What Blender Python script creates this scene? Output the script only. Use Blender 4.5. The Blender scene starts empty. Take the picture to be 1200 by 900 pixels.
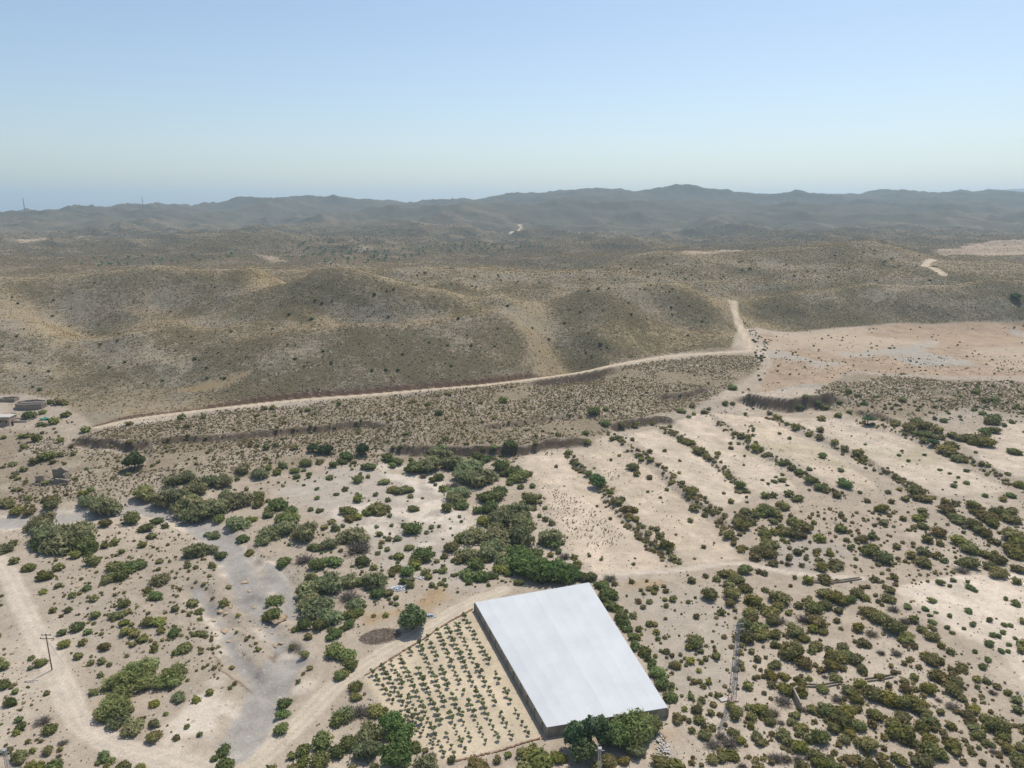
import bpy, bmesh, math, random
import numpy as np
from mathutils import Vector, Matrix

random.seed(7)
RNG = np.random.default_rng(7)
S = bpy.context.scene
COL = S.collection

# ------------------------------------------------------------------ camera
F = 832.0            # focal length in pixels of the 1200 x 900 photograph
CAMH = 110.0         # drone height above the valley floor
HORIZON = 244.0
TH = math.atan((450.0 - HORIZON) / F)
cam_data = bpy.data.cameras.new('camera')
cam_data.sensor_width = 36.0
cam_data.lens = 36.0 * F / 1200.0
cam_data.clip_start = 0.5
cam_data.clip_end = 80000.0
cam = bpy.data.objects.new('camera', cam_data)
cam.location = (0, 0, CAMH)
cam.rotation_euler = (math.radians(90) - TH, 0, 0)
COL.objects.link(cam)
S.camera = cam

# ------------------------------------------------------------------ sky, sun, exposure
SUN_EL = math.radians(61.0)
SUN_AZ = math.atan2(0.50, 0.865)          # to the right of straight ahead
world = bpy.data.worlds.new('World')
S.world = world
world.use_nodes = True
wn = world.node_tree.nodes
wl = world.node_tree.links
wn.clear()
sky = wn.new('ShaderNodeTexSky')
sky.sky_type = 'NISHITA'
sky.sun_disc = False
sky.sun_elevation = SUN_EL
sky.sun_rotation = SUN_AZ
sky.altitude = 100
sky.air_density = 1.0
sky.dust_density = 1.15
sky.ozone_density = 1.0
bg = wn.new('ShaderNodeBackground')
bg.inputs['Strength'].default_value = 0.133
wo = wn.new('ShaderNodeOutputWorld')
wl.new(sky.outputs[0], bg.inputs['Color'])
wl.new(bg.outputs[0], wo.inputs['Surface'])

sun_data = bpy.data.lights.new('sun', 'SUN')
sun_data.energy = 4.0
sun_data.angle = math.radians(0.55)
sun_data.color = (1.0, 0.955, 0.89)
sun = bpy.data.objects.new('sun', sun_data)
sd = Vector((math.sin(SUN_AZ) * math.cos(SUN_EL), math.cos(SUN_AZ) * math.cos(SUN_EL), math.sin(SUN_EL)))
sun.rotation_euler = sd.to_track_quat('Z', 'Y').to_euler()
sun.location = (0, 0, 400)
COL.objects.link(sun)

S.view_settings.view_transform = 'Standard'
S.view_settings.look = 'None'
S.view_settings.exposure = 0.0
S.view_settings.gamma = 1.0
S.render.engine = 'CYCLES'
S.cycles.max_bounces = 4
S.cycles.diffuse_bounces = 2
S.cycles.glossy_bounces = 1
S.cycles.transmission_bounces = 2
S.cycles.volume_bounces = 2
S.cycles.caustics_reflective = False
S.cycles.caustics_refractive = False
S.cycles.use_denoising = True

# ------------------------------------------------------------------ numeric helpers
def sstep(a, b, x):
    t = np.clip((x - a) / (b - a), 0, 1)
    return t * t * (3 - 2 * t)

def _hash(ix, iy, seed):
    h = (ix.astype(np.int64) * 374761393 + iy.astype(np.int64) * 668265263 + seed * 2246822519) & 0xffffffff
    h = ((h ^ (h >> 13)) * 1274126177) & 0xffffffff
    h = (h ^ (h >> 16)) & 0xffff
    return h / 65535.0

def vnoise(x, y, seed=0):
    x0 = np.floor(x); y0 = np.floor(y)
    fx = x - x0; fy = y - y0
    fx = fx * fx * fx * (fx * (fx * 6 - 15) + 10); fy = fy * fy * fy * (fy * (fy * 6 - 15) + 10)
    a = _hash(x0, y0, seed); b = _hash(x0 + 1, y0, seed)
    c = _hash(x0, y0 + 1, seed); d = _hash(x0 + 1, y0 + 1, seed)
    return (a + (b - a) * fx) * (1 - fy) + (c + (d - c) * fx) * fy

def fbm(x, y, scale, octv=4, seed=0, gain=0.5):
    """about -1 .. 1"""
    s = 0; a = 1.0; n = 0
    ca, sa = 0.8, 0.6
    x = np.asarray(x, float) / scale; y = np.asarray(y, float) / scale
    for k in range(octv):
        s = s + a * (vnoise(x, y, seed + k) * 2 - 1); n += a
        x, y = (x * ca - y * sa) * 2.03 + 17.3, (x * sa + y * ca) * 2.03 - 9.1
        a *= gain
    return s / n

def ridged(x, y, scale, octv=4, seed=0):
    s = 0; a = 1.0; n = 0
    x = np.asarray(x, float) / scale; y = np.asarray(y, float) / scale
    for k in range(octv):
        s = s + a * (1 - np.abs(vnoise(x, y, seed + k) * 2 - 1)) ** 2; n += a
        x, y = (x * .8 - y * .6) * 2.1 + 5.7, (x * .6 + y * .8) * 2.1 - 3.9
        a *= 0.5
    return s / n

CT, ST = math.cos(TH), math.sin(TH)
def ray(px, py):
    u = (np.asarray(px, float) - 600) / F; v = (450 - np.asarray(py, float)) / F
    return u, CT + v * ST, -ST + v * CT
def at_depth(px, py, Y):                 # a pixel's point at a known distance ahead
    u, dy, dz = ray(px, py); t = Y / dy
    return (u * t, Y + 0 * u, CAMH + dz * t)
def at_height(px, py, Z):                # a pixel's point at a known height
    u, dy, dz = ray(px, py); t = (Z - CAMH) / dz
    return (u * t, dy * t, Z + 0 * u)

# ------------------------------------------------------------------ the lie of the land: spot heights
CP = []
def zc(*pts):
    for px, py, Z in pts: CP.append(at_height(px, py, Z))
def yc(*pts):
    for px, py, Y in pts: CP.append(at_depth(px, py, Y))
def yh(base, *pts):                      # near hill faces: measured depths drawn towards the foot of the slope
    for px, py, Y in pts: CP.append(at_depth(px, py, base + (Y - base) * .70))
def drop(pts, dY, dZ):
    for px, py, Y in pts:
        a = at_depth(px, py, Y); k = (Y + dY) / Y
        CP.append((a[0] * k, Y + dY, a[2] - dZ))
for yy in (-260, -60, 60):
    for xx in (-500, -200, 0, 200, 500): CP.append((xx, yy, 0.5))
zc(*[(x, y, 0) for y in (880, 780, 700, 640) for x in (-350, -100, 120, 300, 480, 640, 800, 1000, 1180, 1400, 1600)])
zc((50, 600, .3), (200, 595, -.3), (350, 590, .3), (480, 590, .4), (600, 590, .6), (760, 600, 1.2), (950, 600, 1.5), (1150, 600, 1.6), (-150, 600, 1), (1400, 600, 2))
zc((450, 550, .8), (620, 545, 1.2), (800, 540, 2.5), (1000, 545, 3), (1150, 540, 3.5), (1350, 540, 4), (560, 540, 1), (330, 560, .8), (220, 565, 1.5), (100, 570, 2))
zc((60, 487, 8.5), (0, 520, 5), (60, 540, 4), (-120, 500, 7), (20, 480, 9), (110, 545, 4), (180, 545, 4), (250, 530, 4.5), (350, 520, 5), (470, 515, 5), (560, 512, 5), (650, 505, 5), (740, 497, 5), (820, 482, 5), (900, 487, 4.5), (1010, 490, 5), (1100, 495, 5.5), (1200, 500, 6), (1350, 500, 6.5))
zc((120, 505, 8.5), (200, 495, 9), (300, 485, 9.5), (400, 480, 9.5), (500, 474, 10), (600, 468, 10), (700, 450, 10), (800, 440, 10), (860, 445, 8.5), (750, 470, 7.5), (760, 432, 12), (840, 425, 12.5), (660, 452, 11))
zc((115, 500, 9), (250, 479, 10.5), (350, 469, 11.5), (500, 457, 12), (620, 445, 12.5), (720, 428, 13), (800, 416, 13.5), (880, 411, 14))
zc((950, 440, 10.5), (1000, 400, 14), (1100, 400, 14), (1200, 400, 14.5), (1350, 400, 15), (1000, 382, 16), (1100, 380, 16.5), (1200, 376, 17.5), (1350, 374, 18), (905, 386, 15.5), (1000, 430, 11.5), (1150, 435, 11.5), (1050, 462, 8.5), (1180, 465, 8.5), (1350, 460, 9))
zc((-120, 470, 11), (150, 472, 10.5), (60, 465, 11), (210, 468, 11))
# nearest hills
A1 = [(-250, 322, 690), (-100, 322, 690), (0, 325, 690), (60, 322, 690), (150, 314, 690), (210, 313, 700), (260, 318, 700), (320, 325, 690)]
A2 = [(343, 330, 590), (370, 320, 600), (400, 312, 600), (440, 319, 600), (480, 330, 590), (530, 343, 570)]
A3 = [(690, 338, 548), (740, 332, 562), (800, 332, 590), (830, 345, 602)]
A4 = [(920, 343, 660), (960, 338, 670), (1000, 334, 680), (1080, 332, 690), (1150, 331, 690), (1220, 330, 690), (1400, 330, 690)]
for L, b in ((A1, 385), (A2, 375), (A3, 0), (A4, 577)):
    L = [(a, c, b + (d - b) * (.70 if b else 1)) for a, c, d in L]
    yc(*L); drop(L[::2], 70, 26)
yh(385, (60, 362, 590), (150, 362, 585), (230, 352, 600), (95, 396, 525), (0, 372, 520), (50, 382, 500), (0, 420, 430), (-120, 380, 500), (-120, 430, 420))
yh(375, (267, 360, 550), (187, 377, 520), (150, 387, 490), (110, 402, 478), (200, 398, 460), (150, 425, 420), (240, 425, 420), (255, 400, 455), (300, 385, 480))
yh(375, (350, 350, 550), (430, 350, 535), (355, 376, 500))
A2b = [(270, 443, 388), (300, 424, 405), (330, 405, 428), (370, 394, 445), (430, 380, 460), (520, 373, 470), (600, 376, 478)]
yh(372, *A2b)
def spur(base, pts):                     # a spur stands clear of the slope behind it
    L = [(a, b, base + (d - base) * .70) for a, b, d in pts]
    drop(L, 16, 3.0)
    yc(*[(a, b - 5, d + 38) for a, b, d in L])
spur(372, A2b[4:6]); spur(375, [(187, 377, 520), (150, 387, 490)])
yh(372, (400, 425, 400), (520, 415, 415), (600, 420, 420), (330, 440, 385))
yc((645, 385, 492), (660, 405, 470), (682, 428, 452)); yh(410, (600, 352, 552), (565, 355, 550))
yc((640, 360, 530), (740, 370, 512), (740, 400, 475), (800, 385, 528), (820, 398, 502), (700, 395, 468), (790, 360, 550), (850, 385, 530))
yc((855, 352, 640), (866, 378, 548)); yh(577, (880, 352, 655), (900, 370, 610), (1000, 360, 620), (1100, 358, 625), (1200, 356, 630))
# middle hills
C1 = [(480, 312, 850), (520, 310, 860), (560, 312, 870), (610, 316, 860), (650, 318, 850)]
C2 = [(700, 311, 980), (720, 305, 1000), (760, 297, 1020), (800, 293, 1020), (850, 294, 1020), (920, 291, 1030), (980, 286, 1050), (1040, 286, 1060), (1075, 297, 1040)]
yc(*C1); yc(*C2); drop(C1[::2], 130, 22); drop(C2[::2], 160, 25)
yc((560, 340, 740), (630, 342, 740), (500, 330, 760), (700, 326, 800), (760, 326, 820), (850, 327, 830), (950, 328, 830), (1050, 322, 840), (870, 313, 900), (960, 318, 880), (910, 323, 850))
yc((1100, 318, 860), (1090, 306, 980), (1150, 322, 840), (1220, 322, 840), (1130, 300, 1150), (1200, 297, 1200), (1300, 305, 1100))
yc((320, 318, 900), (322, 316, 980))
yc((100, 310, 1250), (200, 308, 1250), (300, 309, 1250), (400, 306, 1250), (0, 312, 1200), (-150, 312, 1200), (450, 300, 1400), (550, 298, 1450), (640, 300, 1350), (700, 298, 1300))
yc(*[(x, 287, 1700) for x in range(-200, 700, 120)]); yc((760, 286, 1700), (850, 285, 1600), (950, 281, 1600), (1100, 284, 1500), (1220, 282, 1500), (1380, 280, 1500))
yc(*[(x, 273, 2350) for x in (-200, 0, 150, 300, 420, 640, 700, 850)]); yc((1000, 270, 2200), (1150, 272, 2100), (1300, 270, 2100))
# far hills and the skyline
yc((490, 264, 2700), (530, 255, 2900), (555, 249, 3000), (590, 255, 2950), (608, 264, 2750), (660, 260, 2850), (695, 247, 3150), (720, 250, 3100), (750, 242, 3200), (785, 249, 3150), (815, 258, 2950), (640, 268, 2500), (750, 266, 2650))
yc((50, 262, 2900), (100, 257, 3100), (160, 252, 3300), (230, 260, 3000), (300, 256, 3200), (380, 254, 3200), (440, 256, 3100), (-100, 262, 2900), (-300, 262, 2900))
yc((880, 247, 3300), (950, 243, 3400), (1020, 247, 3300), (1080, 243, 3400), (1150, 248, 3200), (1220, 246, 3200), (1000, 260, 2700), (1100, 258, 2700), (1200, 258, 2600), (900, 262, 2700))
SK = [(-250, 250), (-120, 251), (0, 250), (60, 252), (110, 246), (160, 243), (190, 242), (235, 244), (270, 240), (320, 237), (400, 234), (410, 238), (470, 233), (520, 231), (560, 230), (610, 226), (640, 222), (690, 218), (730, 218), (755, 224), (790, 218), (830, 223), (870, 224), (930, 226), (1000, 225), (1100, 226), (1200, 227), (1320, 226), (1450, 228)]
SKY_ = [(a, b, 3900 if a < 260 else 4700) for a, b in SK]
yc(*SKY_); drop(SKY_, 900, 110)
yc((620, 236, 4200), (700, 233, 4200), (800, 233, 4200), (520, 241, 4000), (400, 244, 4000), (900, 236, 4100), (1000, 236, 4100), (1150, 237, 4000))
for a in (-0.9, -.5, -.1, .3, .7, 1.1):
    CP.append((a * 7500, 7500, 0)); CP.append((a * 15500, 15500, 0))
yc((225, 246, 11000), (245, 242, 11000), (262, 239, 11000), (280, 240, 11000), (300, 245, 11000), (1150, 226, 11000), (1190, 221, 11000), (1240, 223, 11000))
CP = np.array(CP)

def uv(x, y):
    yy = np.maximum(np.asarray(y, float), -350) + 420
    return np.asarray(x, float) / yy * 1.1, np.log(yy)
CU, CV = uv(CP[:, 0], CP[:, 1])
CC = 0.034
def _fit():
    r = np.sqrt((CU[:, None] - CU) ** 2 + (CV[:, None] - CV) ** 2 + CC * CC)
    n = len(CU)
    P = np.stack([np.ones(n), CU, CV], 1)
    A = np.zeros((n + 3, n + 3)); A[:n, :n] = r + np.eye(n) * -2e-4; A[:n, n:] = P; A[n:, :n] = P.T
    return np.linalg.lstsq(A, np.concatenate([CP[:, 2], np.zeros(3)]), rcond=None)[0]
WT = _fit()
def base_h(x, y):
    x = np.asarray(x, float); y = np.asarray(y, float)
    u, v = uv(x, y); u = u.ravel(); v = v.ravel()
    out = np.empty(len(u))
    for i in range(0, len(u), 8192):
        a = u[i:i + 8192, None].astype(np.float32); b = v[i:i + 8192, None].astype(np.float32)
        r = np.sqrt((a - CU.astype(np.float32)) ** 2 + (b - CV.astype(np.float32)) ** 2 + np.float32(CC * CC))
        out[i:i + 8192] = r @ WT[:len(CU)].astype(np.float32)
    out += WT[-3] + WT[-2] * u + WT[-1] * v
    return out.reshape(x.shape)

# ------------------------------------------------------------------ the grid the ground is cut from
def rows():
    ys = list(np.arange(-240, 100, 7.0)); y = 100.0
    while y < 15500:
        ys.append(y)
        k = 0.0042 if y < 900 else (0.0058 if y < 5600 else 0.03)
        y += max(0.75, k * y)
    return np.array(ys)
YS = rows(); NR = len(YS); NCOL = 760
TS = np.linspace(-1, 1, NCOL)
GX = TS[None, :] * (170 + 0.98 * np.maximum(YS, 0))[:, None]
GY = np.repeat(YS[:, None], NCOL, 1)
CO = slice(None, None, 3)
def coarse_base():
    """spot heights evaluated on every third grid line, then filled in"""
    ri = np.unique(np.append(np.arange(0, NR, 3), NR - 1)); ci = np.unique(np.append(np.arange(0, NCOL, 3), NCOL - 1))
    Z = base_h(GX[np.ix_(ri, ci)], GY[np.ix_(ri, ci)])
    Z2 = np.stack([np.interp(np.arange(NCOL), ci, z) for z in Z])
    j = np.searchsorted(ri, np.arange(NR), side='right') - 1; j = np.clip(j, 0, len(ri) - 2)
    w = ((np.arange(NR) - ri[j]) / (ri[j + 1] - ri[j]))[:, None]
    return Z2[j] * (1 - w) + Z2[j + 1] * w
GZ = coarse_base()

def hz(x, y):
    """height of the ground mesh at x, y"""
    x = np.asarray(x, float); y = np.asarray(y, float)
    j = np.clip(np.searchsorted(YS, y, side='right') - 1, 0, NR - 2)
    w = np.clip((y - YS[j]) / (YS[j + 1] - YS[j]), 0, 1)
    def row(jj):
        c = (x / (170 + 0.98 * np.maximum(YS[jj], 0)) + 1) * .5 * (NCOL - 1)
        c = np.clip(c, 0, NCOL - 1.001); i = c.astype(int); k = c - i
        return GZ[jj, i] * (1 - k) + GZ[jj, i + 1] * k
    return row(j) * (1 - w) + row(j + 1) * w

def ground_at(px, py):
    """first point where a pixel's ray meets the ground mesh"""
    px = np.atleast_1d(np.asarray(px, float)); py = np.atleast_1d(np.asarray(py, float))
    u, dy, dz = ray(px, py)
    Yp = np.full(px.shape, 60.0); done = np.zeros(px.shape, bool); lo = Yp.copy(); hi = Yp.copy()
    y = 60.0
    while y < 14000 and not done.all():
        yn = y + max(1.0, y * .006)
        z = CAMH + dz / dy * yn
        below = (z < hz(u / dy * yn, np.full(px.shape, yn))) & ~done
        lo[below] = y; hi[below] = yn; done |= below
        y = yn
    lo[~done] = hi[~done] = 13000
    for _ in range(14):
        m = .5 * (lo + hi); b = (CAMH + dz / dy * m) < hz(u / dy * m, m)
        hi = np.where(b, m, hi); lo = np.where(b, lo, m)
    X = u / dy * hi
    return X, hi, hz(X, hi)
def px_line(pts):
    a = np.array(pts, float); X, Y, Z = ground_at(a[:, 0], a[:, 1]); return np.stack([X, Y], 1)
def smooth_line(P, n=6):
    """Catmull-Rom through the points"""
    P = np.asarray(P); Q = np.vstack([2 * P[0] - P[1], P, 2 * P[-1] - P[-2]]); out = []
    for i in range(1, len(Q) - 2):
        for t in np.linspace(0, 1, n, endpoint=False):
            out.append(.5 * ((2 * Q[i]) + (-Q[i - 1] + Q[i + 1]) * t + (2 * Q[i - 1] - 5 * Q[i] + 4 * Q[i + 1] - Q[i + 2]) * t * t + (-Q[i - 1] + 3 * Q[i] - 3 * Q[i + 1] + Q[i + 2]) * t ** 3))
    out.append(P[-1]); return np.array(out)
def seg_dist(x, y, P, reach):
    """unsigned distance, side (+ left of travel), position along 0..1 ; inf beyond reach"""
    d = np.full(x.shape, np.inf); s = np.zeros(x.shape); al = np.zeros(x.shape)
    m = (x > P[:, 0].min() - reach) & (x < P[:, 0].max() + reach) & (y > P[:, 1].min() - reach) & (y < P[:, 1].max() + reach)
    xx = x[m]; yy = y[m]
    if xx.size == 0: return d, s, al
    bd = np.full(xx.shape, np.inf); bs = np.zeros(xx.shape); ba = np.zeros(xx.shape)
    for k in range(len(P) - 1):
        ax, ay = P[k]; vx, vy = P[k + 1] - P[k]; l2 = vx * vx + vy * vy + 1e-9
        t = np.clip(((xx - ax) * vx + (yy - ay) * vy) / l2, 0, 1)
        ex = xx - ax - t * vx; ey = yy - ay - t * vy; q = np.hypot(ex, ey); c = q < bd
        bd = np.where(c, q, bd); bs = np.where(c, np.sign(vx * ey - vy * ex), bs); ba = np.where(c, (k + t) / (len(P) - 1), ba)
    d[m] = bd; s[m] = bs; al[m] = ba
    return d, s, al
def poly_sd(x, y, P, reach=30):
    """signed distance to a polygon, + inside; -inf far away"""
    P = np.asarray(P, float); Pc = np.vstack([P, P[:1]])
    d, _, _ = seg_dist(x, y, Pc, reach)
    m = np.isfinite(d); out = np.full(x.shape, -np.inf)
    xx = x[m]; yy = y[m]; ins = np.zeros(xx.shape, bool)
    for k in range(len(P)):
        x1, y1 = Pc[k]; x2, y2 = Pc[k + 1]
        c = ((y1 > yy) != (y2 > yy)) & (xx < (x2 - x1) * (yy - y1) / (y2 - y1 + 1e-12) + x1)
        ins ^= c
    out[m] = np.where(ins, d[m], -d[m])
    return out

# ------------------------------------------------------------------ lines and plots read off the photograph
def road(pts, w, n=5): return (smooth_line(px_line(pts), n), w)
ROADS = {
 'track_left': road([(-60, 600), (-20, 640), (8, 672), (33, 725), (58, 770), (78, 812), (98, 850), (135, 873), (190, 890), (260, 908)], 5.2),
 'track_orchard': road([(262, 915), (300, 893), (350, 848), (395, 803), (440, 772), (500, 737), (545, 710), (590, 692)], 4.6),
 'terrace_road': None, '_old': road([(114, 501), (160, 491), (250, 479.5), (350, 469), (430, 463), (500, 457), (560, 452), (620, 445), (680, 436.5), (720, 428), (780, 418), (830, 414), (880, 411)], 3.6),
 'saddle_road': road([(880, 411), (875, 396), (866, 376), (856, 352)], 6.5),
 'far_road': road([(1083, 313), (1088, 307), (1096, 304)], 9),
 'far_road_lower': road([(1089, 314), (1096, 317), (1105, 324)], 8),
 'distant_track': road([(598, 274), (606, 270), (611, 266), (608, 261)], 11),
 'terrace_path': road([(690, 677), (740, 672), (800, 668), (860, 660), (930, 672), (1010, 678)], 2.6),
}
def terrace_line():
    pts = [(114, 501), (160, 491), (250, 479.5), (350, 469), (430, 463), (500, 457), (560, 452), (620, 445), (680, 436.5), (720, 428), (780, 418), (830, 414), (880, 411)]
    zz = np.interp([p[0] for p in pts], [114, 250, 500, 720, 880], [9, 10.5, 12, 13, 14])
    P = np.array([at_height(a, b, z)[:2] for (a, b), z in zip(pts, zz)])
    return smooth_line(P, 5), smooth_line(np.stack([zz, zz], 1), 5)[:, 0]
TR_LINE, TR_Z = terrace_line()
ROADS['terrace_road'] = (TR_LINE, 3.6); del ROADS['_old']
def offset_line(P, d):
    t = np.gradient(P, axis=0); t /= np.linalg.norm(t, axis=1, keepdims=True); return P + np.stack([-t[:, 1], t[:, 0]], 1) * d
WASH = {
 'upper': (smooth_line(px_line([(-60, 618), (0, 613), (60, 606), (130, 598), (175, 594), (225, 610), (262, 637), (285, 672), (300, 702)])), 4.6),
 'side': (smooth_line(px_line([(318, 662), (332, 690), (343, 718)])), 2.6),
 'braid': (smooth_line(px_line([(296, 700), (306, 722), (322, 748), (336, 774)])), 1.5),
 'braid_left': (smooth_line(px_line([(228, 690), (244, 712), (262, 735), (270, 760), (296, 790)])), 1.1),
 'lower': (smooth_line(px_line([(335, 775), (322, 790), (308, 820), (294, 850), (280, 880), (265, 915)])), 4.6),
}
FIELDS = [px_line(p) for p in (
 [(612, 532), (664, 530), (700, 570), (735, 618), (790, 667), (702, 672), (676, 652), (650, 604)],
 [(678, 524), (712, 510), (740, 530), (790, 575), (832, 612), (868, 654), (806, 663), (748, 605), (708, 560)],
 [(735, 506), (768, 500), (800, 519), (840, 548), (878, 584), (846, 598), (806, 570), (768, 538)],
 [(782, 495), (826, 482), (872, 520), (938, 574), (884, 579), (842, 542)],
 [(834, 482), (898, 486), (958, 520), (1030, 570), (988, 577), (930, 540), (878, 516)],
 [(906, 485), (1004, 490), (1052, 508), (1104, 535), (1185, 577), (1098, 582), (1034, 548), (968, 510)],
 [(890, 389), (1000, 383), (1200, 378), (1290, 376), (1290, 442), (1120, 441), (1000, 434), (960, 455), (884, 461), (905, 428)],
 [(1120, 512), (1165, 498), (1260, 495), (1260, 560), (1190, 560), (1150, 540)],
 [(1042, 690), (1110, 676), (1250, 668), (1300, 780), (1215, 812), (1170, 765), (1110, 735)],
)]
ORCHARD = np.array([at_height(a, b, 0)[:2] for a, b in [(553, 713), (424, 794), (478, 860), (520, 893), (634, 864)]])
POND_TOP = np.array([at_height(a, b, 2.45)[:2] for a, b in [(557, 706), (690, 683), (782, 829), (641, 852)]])

# banks and scarps: (line, height, half-width of the face, reach)
def bank(pts, A, w, L): return (px_line(pts), A, w, L)
BANKS = [
 bank([(84, 516), (110, 520), (142, 525), (180, 518)], 6.2, 2.2, 15),
 bank([(165, 521), (240, 512), (300, 508), (400, 500), (475, 496)], 3.0, 1.5, 12),
 (offset_line(TR_LINE, 3.4)[:40], 2.4, .7, 9),
 bank([(440, 527), (500, 527), (560, 526), (610, 524), (660, 519), (700, 513)], 4.2, 1.9, 14),
 bank([(555, 500), (620, 495), (680, 488)], 1.8, .8, 8),
 bank([(712, 502), (735, 497), (765, 492), (790, 490)], 4.4, 2.0, 10),
 bank([(770, 466), (800, 466), (835, 456)], 4.0, 2.2, 9),
 bank([(872, 463), (890, 470), (930, 476), (956, 470), (972, 460)], 8.0, 3.4, 18),
 bank([(996, 482), (1030, 488), (1050, 496)], 3.2, 2.0, 9),
 bank([(1090, 460), (1125, 461)], 2.0, .9, 9),
 bank([(662, 530), (700, 567), (740, 616), (796, 664)], 1.3, 1.5, 20),
 bank([(716, 508), (770, 545), (800, 572), (838, 602), (872, 648)], 1.6, 2.2, 22),
 bank([(772, 498), (800, 515), (840, 545), (878, 582)], 1.2, 1.5, 18),
 bank([(828, 483), (880, 524), (920, 545), (960, 570), (988, 582)], 1.3, 1.5, 18),
 bank([(902, 488), (960, 512), (1010, 540), (1060, 566), (1092, 586)], 1.5, 1.8, 18),
 bank([(1006, 492), (1050, 505), (1110, 528), (1145, 546), (1190, 572)], 1.2, 1.6, 18),
]
LEDGES = [(px_line(p), a) for p, a in (
 ([(180, 715), (240, 752), (262, 790), (292, 806)], .9), ([(286, 640), (300, 690), (312, 725)], .8), ([(318, 655), (345, 690), (352, 720)], 1.0), ([(250, 735), (300, 742), (340, 738)], .7))]

# ------------------------------------------------------------------ heights
def build_heights():
    x, y = GX, GY
    z = GZ.copy()
    dist = np.maximum(y, 100)
    hill = sstep(0, 1, (z - 13) / 9.0) * sstep(360, 420, y)
    z += fbm(x, y, 46, 4, 3) * (.45 + 1.3 * hill)
    z += fbm(x, y, 9, 3, 11) * (.16 + .35 * hill) * sstep(1500, 700, y)
    z += (ridged(x, y, 95, 4, 21) - .5) * 6.5 * hill * sstep(1800, 900, y)
    far = sstep(800, 1700, y)
    z += (ridged(x, y, 520, 5, 31) - .5) * 80 * far * sstep(9000, 5000, y) * sstep(700, 2600, y)
    z += (ridged(x, y, 210, 4, 41) - .5) * 20 * far * sstep(6500, 4500, y)
    for P, A, w, L in BANKS:
        d, s, al = seg_dist(x, y, P, 4 * L)
        m = np.isfinite(d); dd = d[m] * s[m]
        dd = dd + fbm(x[m], y[m], 9, 4, 71) * 1.5 * w + fbm(x[m], y[m], 26, 2, 77) * 2.4 * w
        e = sstep(0, .12, al[m]) * sstep(1, .88, al[m])
        z[m] += A * e * (sstep(-w, w, dd) - .5) * np.exp(-np.abs(dd) / L) * 1.0
    for P, A in LEDGES:
        d, s, al = seg_dist(x, y, P, 25)
        m = np.isfinite(d); dd = -d[m] * s[m] + fbm(x[m], y[m], 5, 3, 72) * 1.5
        z[m] += A * (sstep(-.5, .5, dd) - .5) * np.exp(-np.abs(dd) / 6)
    for P, w in WASH.values():
        d, s, al = seg_dist(x, y, P, 30)
        m = np.isfinite(d)
        z[m] -= 1.1 * sstep(w + 3.5, w - 1, d[m] + fbm(x[m], y[m], 7, 3, 73) * 2)
    for nme, (P, w) in ROADS.items():
        L = P; zr = hz(L[:, 0], L[:, 1])
        if nme == 'terrace_road':
            # the hill's foot is cut back to the level of the road
            d, s, al = seg_dist(x, y, L, 60); m = np.isfinite(d)
            zz = np.interp(al[m], np.linspace(0, 1, len(L)), TR_Z); side = d[m] * s[m]
            cap = zz + np.maximum(0, side - 3.0) * .42 + np.where(side > 2.4, 2.2 * sstep(2.6, 4.2, side), 0)
            z[m] = np.where(side > -2, np.minimum(z[m], cap), z[m])
            fr = (side < 0) & (side > -45); z[m] = np.where(fr, np.minimum(z[m], zz + .02 - np.clip(-side - 2, 0, 45) * .055), z[m]); zr = TR_Z
        d, s, al = seg_dist(x, y, L, w * 4)
        m = np.isfinite(d)
        zz = np.interp(al[m], np.linspace(0, 1, len(L)), zr)
        k = sstep(w * 1.5, w * .5, d[m])
        z[m] = z[m] * (1 - k) + (zz + .08) * k if w < 6 else z[m]
    for P, lo, hi in ((ORCHARD, -5, 2), (np.vstack([POND_TOP]), -7, -1)):
        sdv = poly_sd(x, y, P, 30); m = np.isfinite(sdv)
        k = sstep(lo, hi, sdv[m]); z[m] = z[m] * (1 - k) + .02 * k
    return z
GZ0 = GZ
GZ = build_heights()
# ------------------------------------------------------------------ land cover
HILL_EDGE = [(-300, 468), (-60, 464), (30, 462), (70, 468), (112, 494), (180, 483), (250, 475), (330, 466), (430, 458), (520, 450), (640, 438), (700, 425), (780, 413), (848, 406), (864, 384), (884, 384), (905, 388), (1000, 383), (1200, 377), (1500, 373)]
_he = np.vstack([px_line(HILL_EDGE[:4]), offset_line(TR_LINE, 3.6)[:-2], px_line([(866, 384), (884, 384)] + HILL_EDGE[-4:])])
HILL = np.vstack([_he, [(20000, _he[-1, 1] + 50), (20000, 20000), (-20000, 20000), (-20000, _he[0, 1] + 20)]])
TERRACE = px_line([(112, 504), (250, 483), (430, 466), (620, 448), (720, 431), (800, 420), (882, 414), (892, 430), (862, 450), (812, 478), (745, 494), (700, 512), (660, 520), (600, 525), (440, 528), (300, 527), (200, 532), (142, 528), (88, 516)])
LOWER_SCRUB = px_line([(80, 520), (140, 530), (300, 526), (440, 529), (600, 527), (612, 534), (600, 545), (520, 535), (440, 545), (380, 540), (320, 556), (255, 566), (190, 575), (120, 590), (60, 590), (0, 600), (-60, 600), (-60, 500), (60, 505)])
SCRUB_R = px_line([(960, 455), (1000, 437), (1100, 445), (1220, 448), (1220, 490), (1130, 478), (1080, 490), (1040, 495), (1000, 487), (950, 480)])
SILT = px_line([(310, 575), (400, 548), (500, 560), (540, 590), (548, 640), (560, 690), (460, 680), (420, 640), (350, 590)])
SILT2 = px_line([(730, 680), (850, 690), (860, 800), (800, 830), (760, 770)])
SILT3 = px_line([(905, 640), (960, 625), (1000, 650), (960, 672), (915, 668)])
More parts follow.
